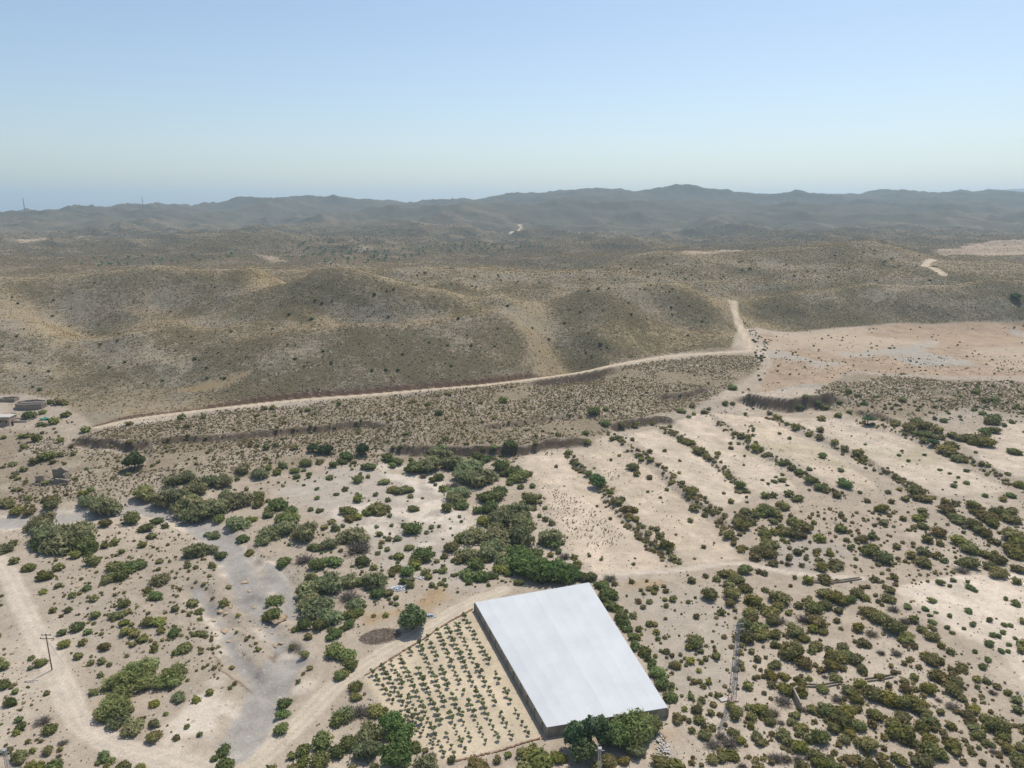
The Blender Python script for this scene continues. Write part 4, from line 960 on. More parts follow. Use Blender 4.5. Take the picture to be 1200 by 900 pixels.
def trees():
    a = np.array([(t[0], t[1]) for t in TREE_LIST], float); X, Y, Z = ground_at(a[:, 0], a[:, 1])
    for t, x, y, z in zip(TREE_LIST, X, Y, Z):
        w = t[2] * (y * CT - (z - CAMH) * ST) / F
        stand_tree('tree', TREES[t[3]], (x, y, z), random.uniform(0, 6.28), (w, w, w * t[4]), t[6], 'tree', None, t[5])
trees()

# ------------------------------------------------------------------ the young orchard
ROWH = [(542.7, 721), (534, 733), (523.5, 736), (512.8, 741), (502, 749), (491.5, 756), (480, 763), (469, 771), (458.4, 778), (447.7, 784), (437, 791)]
ROWT = [(619, 862), (601, 866), (584, 868), (569, 871), (555, 876), (544, 880), (532, 884), (520, 886), (508, 876), (494, 862), (479, 848)]
def orchard():
    r = np.random.default_rng(5)
    word = ['row nearest the white roof', 'second row from the white roof', 'third row from the white roof', 'fourth row from the white roof', 'fifth row from the white roof', 'middle row of the orchard', 'fifth row from the left', 'fourth row from the left', 'third row from the left', 'second row from the left', 'leftmost row']
    for k, (h, t) in enumerate(zip(ROWH, ROWT)):
        a = np.array(at_height(*h, 0)[:2]); b = np.array(at_height(*t, 0)[:2]); L = np.linalg.norm(b - a); n = int(L / 1.85)
        for i in range(n + 1):
            if r.uniform() < .06: continue
            p = a + (b - a) * (i + r.uniform(-.15, .15)) / n + r.normal(0, .07, 2)
            s = r.uniform(1.2, 2.0) * (1.15 if r.uniform() < .2 else 1) * (.75 if i > n * .8 else 1)
            part = 'track end' if i < n / 3 else 'middle' if i < 2 * n / 3 else 'lower end'
            stand_tree('orchard_tree', ORCH[int(r.integers(4))], (p[0], p[1], float(hz(p[0], p[1])) - .02), r.uniform(0, 6.28), (s * 1.08, s * 1.08, s), f'young orchard tree, {part} of the {word[k]}', 'tree', 'young trees planted in orchard rows', tuple(np.array((1.45, 1.45, 1.45)) * r.uniform(.85, 1.15)))
orchard()

# ------------------------------------------------------------------ far pines dotted over the plain
PINE_PLOTS = [([(300, 300), (330, 287), (400, 278), (440, 280), (480, 286), (470, 300), (420, 312), (390, 312), (370, 305)], 95, 'pine left of the bare red patch'), ([(430, 303), (470, 292), (540, 285), (610, 283), (640, 285), (640, 290), (590, 294), (520, 297), (450, 308)], 85, 'pine below the conical hills'), ([(80, 306), (140, 302), (230, 300), (290, 296), (290, 302), (200, 310), (100, 314)], 38, 'pine behind the left hill')]
def in_poly(P, n, r):
    P = np.asarray(P, float); out = []
    lo = P.min(0); hi = P.max(0)
    while len(out) < n:
        q = r.uniform(lo, hi, (400, 2)); s_ = poly_sd(q[:, 0], q[:, 1], P, 1e9); out += list(q[s_ > 0])
    return np.array(out[:n])
def pines():
    r = np.random.default_rng(9)
    for P, n, words in PINE_PLOTS:
        q = in_poly(P, n, r); X, Y, Z = ground_at(q[:, 0], q[:, 1])
        for x, y, z, (px, py) in zip(X, Y, Z, q):
            if y < 950: continue
            s = r.uniform(4.4, 7.5); C = np.mean(P, 0)
            side = 'front edge' if py > C[1] + 5 else 'back edge' if py < C[1] - 5 else 'left end' if px < C[0] - 35 else 'right end' if px > C[0] + 35 else 'middle'
            sz = 'low' if s < 5.4 else 'medium' if s < 6.5 else 'taller'
            stand_tree('pine_tree', PINE[int(r.integers(2))], (x, y, z - .1), r.uniform(0, 6.28), (s * 1.15, s * 1.15, s), f'{sz} dark green {words}, {side}', 'tree', words.replace('pine ', 'pines ', 1), tuple(np.array((1.0, 1.25, 1.1)) * r.uniform(.8, 1.2)))
pines()

# ------------------------------------------------------------------ uncountable low growth, scattered by geometry nodes
def scatter(name, label, protos, P, scale, tint, seed, cat=None):
    r = np.random.default_rng(seed); n = len(P)
    me = bpy.data.meshes.new(name); me.vertices.add(n); me.vertices.foreach_set('co', P.astype(np.float32).ravel())
    rot = np.zeros((n, 3), np.float32); rot[:, 2] = r.uniform(0, 6.283, n)
    me.attributes.new('turn', 'FLOAT_VECTOR', 'POINT').data.foreach_set('vector', rot.ravel())
    me.attributes.new('size', 'FLOAT_VECTOR', 'POINT').data.foreach_set('vector', scale.astype(np.float32).ravel())
    me.attributes.new('tint', 'FLOAT_COLOR', 'POINT').data.foreach_set('color', np.concatenate([tint, np.ones((n, 1))], 1).astype(np.float32).ravel())
    me.attributes.new('which', 'INT', 'POINT').data.foreach_set('value', r.integers(0, len(protos), n).astype(np.int32))
    o = bpy.data.objects.new(name, me); COL.objects.link(o); tag(o, label, cat, None, 'stuff')
    g = bpy.data.node_groups.new(name, 'GeometryNodeTree')
    g.interface.new_socket('Geometry', in_out='INPUT', socket_type='NodeSocketGeometry'); g.interface.new_socket('Geometry', in_out='OUTPUT', socket_type='NodeSocketGeometry')
    gi = g.nodes.new('NodeGroupInput'); go = g.nodes.new('NodeGroupOutput'); ip = g.nodes.new('GeometryNodeInstanceOnPoints'); jn = g.nodes.new('GeometryNodeJoinGeometry')
    for pm in reversed(protos):
        po = bpy.data.objects.new(pm.name, pm)
        oi = g.nodes.new('GeometryNodeObjectInfo'); oi.inputs['Object'].default_value = po; oi.inputs['As Instance'].default_value = True
        g.links.new(oi.outputs['Geometry'], jn.inputs[0])
    def attr(nm, ty):
        a = g.nodes.new('GeometryNodeInputNamedAttribute'); a.data_type = ty; a.inputs['Name'].default_value = nm; return a.outputs[0]
    g.links.new(gi.outputs[0], ip.inputs['Points']); g.links.new(jn.outputs[0], ip.inputs['Instance'])
    ip.inputs['Pick Instance'].default_value = True
    g.links.new(attr('which', 'INT'), ip.inputs['Instance Index']); g.links.new(attr('turn', 'FLOAT_VECTOR'), ip.inputs['Rotation']); g.links.new(attr('size', 'FLOAT_VECTOR'), ip.inputs['Scale'])
    g.links.new(ip.outputs[0], go.inputs[0])
    md = o.modifiers.new('scatter', 'NODES'); md.node_group = g
    return o
def cell(x, y):
    j = np.clip(np.searchsorted(YS, y) - 1, 0, NR - 2); c = np.clip(((x / (170 + .98 * np.maximum(YS[j], 0)) + 1) * .5 * (NCOL - 1)), 0, NCOL - 2).astype(int)
    return j, c
def rand_in_view(r, n, y0, y1):
    y = np.sqrt(r.uniform(0, 1, n) * (y1 ** 2 - y0 ** 2) + y0 ** 2); x = r.uniform(-1, 1, n) * (.86 * y + 60)
    return x, y
TUFT = [bush_mesh('tuft', 500 + k, 12, .17, M_TUFT, flat=.8, nl=1, spread=.12, k=.75) for k in range(3)]
HPOLY = HILL
def road_gap(x, y, extra=.3):
    ok = np.ones(x.shape, bool)
    for P, w in list(ROADS.values()) + [(P, 2 * w) for P, w in WASH.values()]:
        d, _, _ = seg_dist(x, y, P, w + 4); ok &= ~(d < w * .5 + extra)
    return ok
def low_growth():
    r = np.random.default_rng(77)
    # the hills: dense low scrub
    x, y = rand_in_view(r, 1500000, 340, 2500)
    hs = poly_sd(x, y, HPOLY, 60); hs = np.where(np.isfinite(hs), hs, np.where(y > 640, 60, -60))
    j, c = cell(x, y); v = GVEG[j, c]
    keep = (hs > 1.0) & (r.uniform(0, 1, len(x)) < np.clip((v - .12) * 1.15, 0, .9) * np.interp(y, [340, 650, 950, 1750, 2500], [1, .9, .42, .13, .03]) * 1.75) & road_gap(x, y)
    x, y, v = x[keep], y[keep], v[keep]; n = len(x)
    s = r.uniform(.38, .92, n) * np.interp(y, [600, 900, 1750, 2500], [1, 1.6, 3.0, 4.5]) * (.85 + .35 * v); s = np.where(r.uniform(0, 1, n) < .02, s * 1.7, s)
    t = np.array((1.05, .97, .86)) * r.uniform(.75, 1.25, (n, 1)) * np.interp(y, [700, 1200, 2500], [1.14, 1.08, .85])[:, None]; g = fbm(x, y, 60, 3, 9)[:, None]
    t = t * np.where(g > .12, np.array((1.04, 1.0, .86)), np.array((1.0, .98, .98)))
    sh = GSHADY[cell(x, y)][:, None]; t = t * (1 + (np.array((.88, .90, .96)) - 1) * sstep(.10, .34, sh)) * (1 + (np.array((1.12, 1.01, .80)) - 1) * sstep(.08, -.12, sh))  # slope shading in the tuft tint: darker off-sun, golden sunward
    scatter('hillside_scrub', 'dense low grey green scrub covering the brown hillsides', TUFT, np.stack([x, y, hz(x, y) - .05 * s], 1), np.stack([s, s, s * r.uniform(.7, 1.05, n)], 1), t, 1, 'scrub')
    # the valley: scattered tufts and seedlings
    x, y = rand_in_view(r, 330000, 108, 470)
    hs = poly_sd(x, y, HPOLY, 60); hs = np.where(np.isfinite(hs), hs, np.where(y > 640, 60, -60)); j, c = cell(x, y); v = GVEG[j, c]
    cl = fbm(x, y, 14, 3, 19)
    dens = np.where(v > .36, 1.2 * v, np.clip(v, 0, 1) * (.65 + 1.1 * np.clip(cl, -.4, 1)))
    keep = (hs < 1) & (r.uniform(0, 1, len(x)) < dens) & road_gap(x, y) & (poly_sd(x, y, ORCHARD, 30) < .5) & (poly_sd(x, y, POND_TOP, 40) < .6)
    x, y, v, cl = x[keep], y[keep], v[keep], cl[keep]; n = len(x)
    s = np.where(v > .36, r.uniform(.4, 1.05, n), r.uniform(.14, .48, n) * (1 + (r.uniform(0, 1, n) < .10) * 1.3))
    t = np.where(r.uniform(0, 1, (n, 1)) < .35, np.array((1.35, 1.22, 1.0)), np.array((.88, .88, .76))) * r.uniform(.65, 1.25, (n, 1)) * np.where(v > .36, .88, .85)[:, None]
    scatter('valley_tufts', 'small dry tufts and seedlings dotted over the valley floor', TUFT, np.stack([x, y, hz(x, y) - .04 * s], 1), np.stack([s, s, s * r.uniform(.6, 1.1, n)], 1), t, 2, 'tufts')
    # shrubs too small to stand alone: those read off the photograph, the hedge banks and the bushy flats
    A = list(SMALL)
    for P, A_, w, L in BANKS[10:16]:
        Q = smooth_line(P, 10); m = int(np.sum(np.linalg.norm(np.diff(Q, axis=0), axis=1)) * 1.7)
        for k in range(m):
            q = Q[r.integers(len(Q) - 1)] + r.normal(0, 1.25, 2); wd = r.uniform(.6, 1.9)
            A.append((q[0], q[1], float(hz(q[0], q[1])), wd, tuple(np.array((1.12, 1.02, .95)) * r.uniform(.75, 1.3))))
    def flat(poly, m, lo, hi, tint):
        q = in_poly(poly, m, r); X, Y, Z = ground_at(q[:, 0], q[:, 1])
        for a, b, c_ in zip(X, Y, Z):
            wd = lo + (hi - lo) * r.uniform() ** 2
            A.append((a, b, c_, wd, tuple(np.array(tint) * r.uniform(.7, 1.25))))
    flat([(860, 600), (1200, 590), (1200, 660), (1050, 690), (1000, 690), (900, 660)], 420, .6, 2.0, (1.05, .95, .85))
    flat([(820, 680), (1040, 690), (1200, 830), (1200, 900), (800, 900), (860, 780)], 520, .5, 1.8, (1.1, .97, .85))
    flat([(60, 620), (260, 600), (250, 720), (320, 760), (250, 800), (180, 760), (80, 740), (40, 660)], 720, .35, 1.4, (1.05, 1.0, .8))
    flat([(0, 800), (90, 800), (200, 770), (260, 830), (200, 870), (90, 840), (60, 900), (0, 900)], 60, .4, 1.2, (1.0, .95, .8))
    flat([(120, 510), (440, 470), (700, 440), (860, 425), (850, 450), (740, 490), (600, 520), (440, 525), (250, 545), (150, 560), (90, 540)], 560, .8, 2.2, (1.05, 1.02, .85))
    flat([(0, 500), (90, 490), (90, 590), (0, 600)], 110, .6, 2.0, (1.0, .95, .8))
    flat([(200, 540), (440, 530), (600, 530), (600, 560), (420, 560), (300, 580), (200, 575)], 160, .6, 1.9, (.9, 1.0, .8))
    flat([(330, 620), (600, 600), (600, 690), (480, 700), (380, 760), (340, 700)], 260, .5, 1.8, (.85, 1.05, .8))
    flat([(960, 455), (1200, 445), (1200, 500), (1000, 485)], 220, .8, 2.4, (.85, .95, .75))
    flat([(910, 388), (1200, 380), (1200, 440), (900, 440)], 230, .7, 1.9, (.85, .92, .75))
    flat([(720, 680), (860, 680), (860, 830), (780, 820)], 70, .5, 1.1, (.95, 1.0, .8))
    flat([(870, 690), (890, 400), (900, 440), (870, 460)], 40, 1, 2.2, (.7, .8, .7))
    flat([(850, 352), (880, 385), (905, 400), (890, 430), (872, 380)], 70, 1, 2.4, (.75, .85, .7))
    flat([(700, 300), (1100, 290), (1100, 330), (700, 330)], 90, 2, 4.0, (.6, .75, .65))
    flat([(0, 330), (850, 340), (850, 400), (600, 430), (0, 460)], 130, 1.2, 2.8, (.6, .78, .62))
    flat([(460, 305), (850, 320), (850, 345), (460, 335)], 80, 1.5, 3.5, (.6, .75, .65))
    flat([(694, 684), (708, 688), (797, 826), (784, 826)], 75, .9, 2.8, (.72, .95, .66))
    flat([(1198, 580), (1520, 580), (1640, 900), (1198, 900)], 620, .7, 3.4, (1.0, .97, .82))
    flat([(-330, 580), (2, 580), (2, 900), (-460, 900)], 420, .6, 3.2, (.95, 1.0, .82))
    flat([(-60, 898), (1260, 898), (1330, 1080), (-130, 1080)], 420, .6, 3.2, (1.0, .98, .82))
    flat([(1198, 450), (1460, 450), (1500, 580), (1198, 580)], 160, .7, 2.4, (.95, .97, .8))
    X = np.array([a[0] for a in A]); Y = np.array([a[1] for a in A])
    ok = road_gap(X, Y, .8) & (poly_sd(X, Y, ORCHARD, 30) < .8) & (poly_sd(X, Y, POND_TOP, 40) < .9)
    A = [a for a, k in zip(A, ok) if k]
    w = np.array([a[3] for a in A]); n = len(w)
    scatter('small_shrubs', 'countless small shrubs filling the gaps between the larger ones', BUSH_I, np.array([(a[0], a[1], a[2] - .03 * a[3]) for a in A]), np.stack([w * 1.05, w * 1.05, w * r.uniform(.75, 1.1, n)], 1), np.array([a[4] for a in A]), 3, 'shrubs')
low_growth()
# ------------------------------------------------------------------ built things: materials
def plain_mat(name, a, b_, scale=2.0, rough=.9, spec=.2, bump=.2, tinted=False):
    m, nt, b = new_mat(name, rough, spec)
    tc = nd(nt, 'ShaderNodeTexCoord'); n = noise_n(nt, tc.outputs['Object'], scale, 5, .6)
    c = mixc(nt, ramp(nt, n, [(.32, (0, 0, 0)), (.68, (1, 1, 1))]), a, b_)
    if tinted:
        oi = nd(nt, 'ShaderNodeObjectInfo'); c = mixc(nt, 1.0, c, oi.outputs['Color'], 'MULTIPLY')
    nt.links.new(c, b.inputs['Base Color'])
    if bump:
        bp = nd(nt, 'ShaderNodeBump', Strength=bump, Distance=.05); nt.links.new(n, bp.inputs['Height']); nt.links.new(bp.outputs[0], b.inputs['Normal'])
    return m
M_NET = plain_mat('white_net', (.53, .545, .55), (.60, .61, .61), .12, .8, .2, .05, True)
M_CONC = plain_mat('weathered_concrete', (.25, .21, .16), (.42, .36, .28), .7, .95, .1)
M_RIM = plain_mat('grey_rim', (.38, .36, .33), (.50, .48, .45), 1.5)
M_WOOD = plain_mat('pole_wood', (.12, .09, .065), (.22, .17, .13), 6)
M_STEEL = plain_mat('galvanised_steel', (.24, .24, .245), (.38, .38, .38), 5, .55, .4, .05)
M_STONE = plain_mat('rubble_stone', (.20, .165, .13), (.36, .30, .23), 1.6, .97, .1, .6)
M_PLASTER = plain_mat('pink_plaster', (.36, .25, .19), (.46, .34, .26), .8)
M_ROOFSLAB = plain_mat('pale_roof_slab', (.42, .38, .32), (.54, .50, .44), .7)
M_DARK = plain_mat('dark_opening', (.02, .02, .022), (.04, .04, .04), 2, .4, .4, 0)
M_ROCK = plain_mat('ochre_rock', (.30, .225, .14), (.48, .38, .26), 1.4, .95, .1, .7, True)
M_BLUE = plain_mat('blue_plastic', (.16, .24, .36), (.5, .53, .55), 3, .5, .4)
M_GREEN = plain_mat('green_tarpaulin', (.03, .16, .12), (.06, .26, .19), 2, .6, .3)
M_WHITE = plain_mat('white_sheet', (.5, .5, .5), (.68, .68, .67), 2, .6, .3, .3)
M_BRUSH = plain_mat('brown_brush', (.155, .12, .09), (.30, .24, .185), 3, 1, .05)
M_EDGE = plain_mat('reddish_edging', (.22, .13, .085), (.34, .23, .155), 2, 1, .05, .5)
M_GLASSC = plain_mat('insulator', (.20, .11, .07), (.26, .15, .10), 5, .3, .5, 0)

def mesh_pd(name, V, Fc, mat, smooth=False):
    me = bpy.data.meshes.new(name); me.from_pydata([tuple(float(c) for c in v) for v in V], [], [tuple(f) for f in Fc]); me.update(); me.materials.append(mat)
    if smooth: me.polygons.foreach_set('use_smooth', np.ones(len(me.polygons), bool))
    return me
def box_pd(V, Fc, c, s, rz=0.):
    o = len(V); ca, sa = math.cos(rz), math.sin(rz)
    for dz in (-.5, .5):
        for dx, dy in ((-.5, -.5), (.5, -.5), (.5, .5), (-.5, .5)):
            x, y = dx * s[0], dy * s[1]; V.append((c[0] + x * ca - y * sa, c[1] + x * sa + y * ca, c[2] + dz * s[2]))
    Fc += [(o, o + 3, o + 2, o + 1), (o + 4, o + 5, o + 6, o + 7), (o, o + 1, o + 5, o + 4), (o + 1, o + 2, o + 6, o + 5), (o + 2, o + 3, o + 7, o + 6), (o + 3, o, o + 4, o + 7)]
def part_box(name, parent, c, s, mat, rz=0., bevel=0.):
    V = []; Fc = []; box_pd(V, Fc, (0, 0, 0), s); me = mesh_pd(name, V, Fc, mat)
    o = put(name, me, c, rz, 1, parent)
    if bevel:
        b = o.modifiers.new('bevel', 'BEVEL'); b.width = bevel; b.segments = 2
    return o
def part_tube(name, parent, a, b, ra, rb, mat, n=8):
    V = []; Fc = []; tube(V, Fc, a, b, ra, rb, n); return put(name, mesh_pd(name, V, Fc, mat, False), parent=parent)

# ------------------------------------------------------------------ the covered reservoir
def reservoir():
    H = 2.45; C = POND_TOP.mean(0); root = thing('covered_reservoir', (C[0], C[1], 0))
    tag(root, 'low walled reservoir covered by a flat white net beside the orchard', 'reservoir')
    K = POND_TOP - C            # NW, NE, SE, SW
    for a, b, nm in ((3, 2, 'wall'), (2, 1, 'wall'), (1, 0, 'wall'), (0, 3, 'wall')):
        p, q = K[a], K[b]; d = q - p; L = np.linalg.norm(d); d /= L; nrm = np.array([d[1], -d[0]])
        V = []; Fc = []; n = max(8, int(L / 2.2))
        for i in range(n + 1):
            t = i / n; c = p + d * L * t
            for off, z in ((.2, -.5), (.0, H - .1), (-.30, H - .1), (-.30, -.5)):
                V.append((*(c + nrm * off), z))
        for i in range(n):
            o = i * 4
            for k in range(3): Fc.append((o + k, o + 4 + k, o + 5 + k, o + k + 1))
        Fc += [(0, 1, 2, 3), tuple(n * 4 + k for k in (3, 2, 1, 0))]
        w = put(nm, mesh_pd(nm, V, Fc, M_CONC), parent=root)
        V = []; Fc = []          # buttress posts along the wall
        for i in range(0, n + 1, 2):
            c = p + d * L * (i / n); box_pd(V, Fc, (c[0] + nrm[0] * .24, c[1] + nrm[1] * .24, H * .5 - .12), (.16, .3, H - .1), math.atan2(d[1], d[0]))
        put('buttresses', mesh_pd('buttresses', V, Fc, M_CONC), parent=w)
        V = []; Fc = []; tube(V, Fc, (*(p + nrm * .06), H - .03), (*(q + nrm * .06), H - .03), .085, .085, 6)
        put('edge_cable', mesh_pd('edge_cable', V, Fc, M_RIM), parent=root)
    NP = 10; ny = 26; r = np.random.default_rng(3)
    for k in range(NP):
        V = []; Fc = []; tint = .905 + .05 * r.uniform() + (.02 if k % 2 else 0); g = .0012
        for j in range(ny + 1):
            v = j / ny
            for i in range(5):
                u = (k + i / 4 * (1 - 2 * g) + g) / NP
                P_ = (K[0] * (1 - u) + K[1] * u) * (1 - v) + (K[3] * (1 - u) + K[2] * u) * v
                P_ = P_ * 1.004
                crown = .22 * math.sin(math.pi * u) ** .6 * math.sin(math.pi * min(max(v, 0), 1)) ** .6
                sag = -.035 * math.sin(math.pi * i / 4) + .015 * math.sin(v * 25 + k)
                e = min(u, 1 - u) * 34; e2 = min(v, 1 - v) * 50
                V.append((P_[0], P_[1], H + .05 + crown + sag * min(1, e) * min(1, e2)))
        for j in range(ny):
            for i in range(4):
                o = j * 5 + i; Fc.append((o, o + 5, o + 6, o + 1))
        put('net_panel', mesh_pd('net_panel', V, Fc, M_NET, True), parent=root, color=(tint, tint * .997, tint * .985))
reservoir()

# ------------------------------------------------------------------ low reddish edging round the orchard
def edging(pts, label, w=.35, h=.28, mat=M_EDGE, name='stone_edging', cat='edging', group=None, seed=1, Z=0.):
    r = np.random.default_rng(seed); P = smooth_line(np.array([at_height(a, b, Z)[:2] for a, b in pts]), 12); c0 = P[0]
    V = []; Fc = []; acc = 0
    for i in range(len(P) - 1):
        d = P[i + 1] - P[i]; L = np.linalg.norm(d); n = max(1, int(L / .55)); a = math.atan2(d[1], d[0])
        for k in range(n):
            c = P[i] + d * (k + .5) / n + r.normal(0, .07, 2); z = float(hz(c[0], c[1])); hh = h * r.uniform(.55, 1.35)
            box_pd(V, Fc, (c[0] - c0[0], c[1] - c0[1], z + hh * .4), (L / n * r.uniform(.8, 1.15), w * r.uniform(.7, 1.3), hh), a + r.normal(0, .15))
    o = put(name, mesh_pd(name, V, Fc, mat), (c0[0], c0[1], 0)); tag(o, label, cat, group)
edging([(554, 714), (520, 733), (495, 750), (460, 771), (428, 792)], 'low reddish stone edging between orchard and track', seed=2)
edging([(636, 865), (610, 872), (585, 880), (556, 887), (530, 893)], 'low reddish stone edging along the lower end of the orchard', seed=3)

# ------------------------------------------------------------------ poles, pylon and masts
def utility_pole():
    x, y, z = spot(61, 785); e = thing('utility_pole', (x, y, z)); tag(e, 'slim wooden utility pole with two cross-arms beside the left track', 'pole')
    part_tube('pole', e, (0, 0, -.5), (0, 0, 10), .17, .11, M_WOOD, 10)
    for h, L in ((9.55, 2.4), (8.55, 3.4)):
        a = part_box('cross_arm', e, (0, .16, h), (L, .14, .16), M_WOOD)
        for t in (-.44, 0, .44):
            V = []; Fc = []; tube(V, Fc, (t * L, 0, .08), (t * L, 0, .36), .09, .06, 8); put('insulator', mesh_pd('insulator', V, Fc, M_GLASSC), parent=a)
    part_tube('stay_wire', e, (0, 0, 8.4), (2.2, 1.6, .0), .03, .03, M_STEEL, 5)
utility_pole()
def lattice(root, H, b0, b1, leg, nb, mat):
    P = [(-1, -1), (1, -1), (1, 1), (-1, 1)]
    for sx, sy in P: part_tube('leg', root, (sx * b0, sy * b0, -.3), (sx * b1, sy * b1, H), leg, leg * .75, mat, 5)
    V = []; Fc = []
    for k in range(nb):
        z0, z1 = H * k / nb, H * (k + 1) / nb; w0 = b0 + (b1 - b0) * k / nb; w1 = b0 + (b1 - b0) * (k + 1) / nb
        for i in range(4):
            a, c = P[i], P[(i + 1) % 4]
            tube(V, Fc, (a[0] * w0, a[1] * w0, z0), (c[0] * w1, c[1] * w1, z1), leg * .55, leg * .55, 4)
            tube(V, Fc, (a[0] * w1, a[1] * w1, z1), (c[0] * w1, c[1] * w1, z1), leg * .5, leg * .5, 4)
    put('bracing', mesh_pd('bracing', V, Fc, mat), parent=root)
def pylon():
    x, y, z = spot(858, 820); e = thing('lattice_pylon', (x, y, z), .25); tag(e, 'tall slim steel lattice pylon on a concrete footing right of the white roof', 'pylon')
    lattice(e, 20, .62, .26, .075, 16, M_STEEL)
    part_box('footing', e, (0, 0, .12), (2.2, 2.0, .5), plain_mat('pink_footing', (.45, .33, .25), (.55, .42, .33), 2), bevel=.05)
    for h, L in ((19.6, 2.6), (18.2, 3.2)):
        a = part_box('cross_arm', e, (0, 0, h), (L, .12, .14), M_STEEL)
        for t in (-.46, .46):
            V = []; Fc = []; tube(V, Fc, (t * L, 0, -.07), (t * L, 0, -.75), .06, .07, 7); put('insulator', mesh_pd('insulator', V, Fc, M_BLUE), parent=a)
    x, y, z = spot(848, 820.5); b = part_box('concrete_slab', None, (x, y, z + .14), (2.0, 1.2, .34), M_ROOFSLAB, .3, .04); tag(b, 'pale flat concrete slab lying left of the pylon footing', 'slab')
pylon()
def post(px, py, H, label, b0=.32):
    X, Y, _ = at_height(px, py, H); z = float(hz(X, Y)); e = thing('lattice_pole', (X, Y, z)); tag(e, label, 'pole')
    lattice(e, H - z, b0, .2, .06, 12, M_ROOFSLAB)
    part_box('head', e, (0, 0, H - z + .05), (.7, .7, .12), M_STEEL); part_box('cross_arm', e, (0, 0, H - z - .5), (1.8, .1, .12), M_STEEL)
post(5, 879, 11, 'pale lattice pole whose head shows in the bottom left corner')
post(703, 877, 10, 'pale lattice pole rising at the bottom edge before the white roof')
def mast(px, top, foot, label, wd=1.6):
    X, Y, Z = ground_at([px], [foot + 1.5]); X, Y, Z = float(X[0]), float(Y[0]), float(Z[0])
    H = (foot - top) * (Y * CT) / F; e = thing('radio_mast', (X, Y, Z - 2)); tag(e, label, 'mast', 'masts on the left skyline')
    lattice(e, H + 2, wd, wd * .45, .42, 10, M_STEEL); part_tube('aerial', e, (0, 0, H), (0, 0, H * 1.12), .3, .15, M_STEEL, 5)
mast(30, 231, 251, 'tallest thin mast at the far left of the skyline'); mast(56, 244, 252, 'short thin mast second from the left on the skyline')
mast(168, 229, 243, 'thin mast on the rounded hill left of centre skyline'); mast(187, 234, 243, 'short mast just right of the hilltop mast', 1.3)

# ------------------------------------------------------------------ farmhouse, old tank, ruin, small walls
def px_m(y): return y * 1.03 / F
def wall_run(name, parent, P, H, T, mat, ragged=0., seed=0, base=None):
    """a wall along a polyline of local points, its top level or broken"""
    r = np.random.default_rng(seed); V = []; Fc = []; P = np.asarray(P, float); st = []
    for i in range(len(P) - 1):
        n = max(1, int(np.linalg.norm(P[i + 1] - P[i]) / .7))
        for k in range(n): st.append(P[i] + (P[i + 1] - P[i]) * k / n)
    st.append(P[-1]); st = np.array(st); t = np.gradient(st, axis=0); t /= np.linalg.norm(t, axis=1, keepdims=True) + 1e-9; nr = np.stack([-t[:, 1], t[:, 0]], 1)
    h = H
    for i, c in enumerate(st):
        if ragged: h = H * (1 - ragged * (.5 + .5 * math.sin(i * .55 + seed)) - ragged * .5 * r.uniform())
        a = c + nr[i] * T / 2; b = c - nr[i] * T / 2
        V += [(*a, -.6), (*a, h), (*b, h), (*b, -.6)]
    for i in range(len(st) - 1):
        o = i * 4
        for k in range(3): Fc.append((o + k, o + k + 1, o + 5 + k, o + 4 + k))
    Fc += [(3, 2, 1, 0), tuple(len(V) - 4 + k for k in range(4))]
    return put(name, mesh_pd(name, V, Fc, mat), parent=parent)
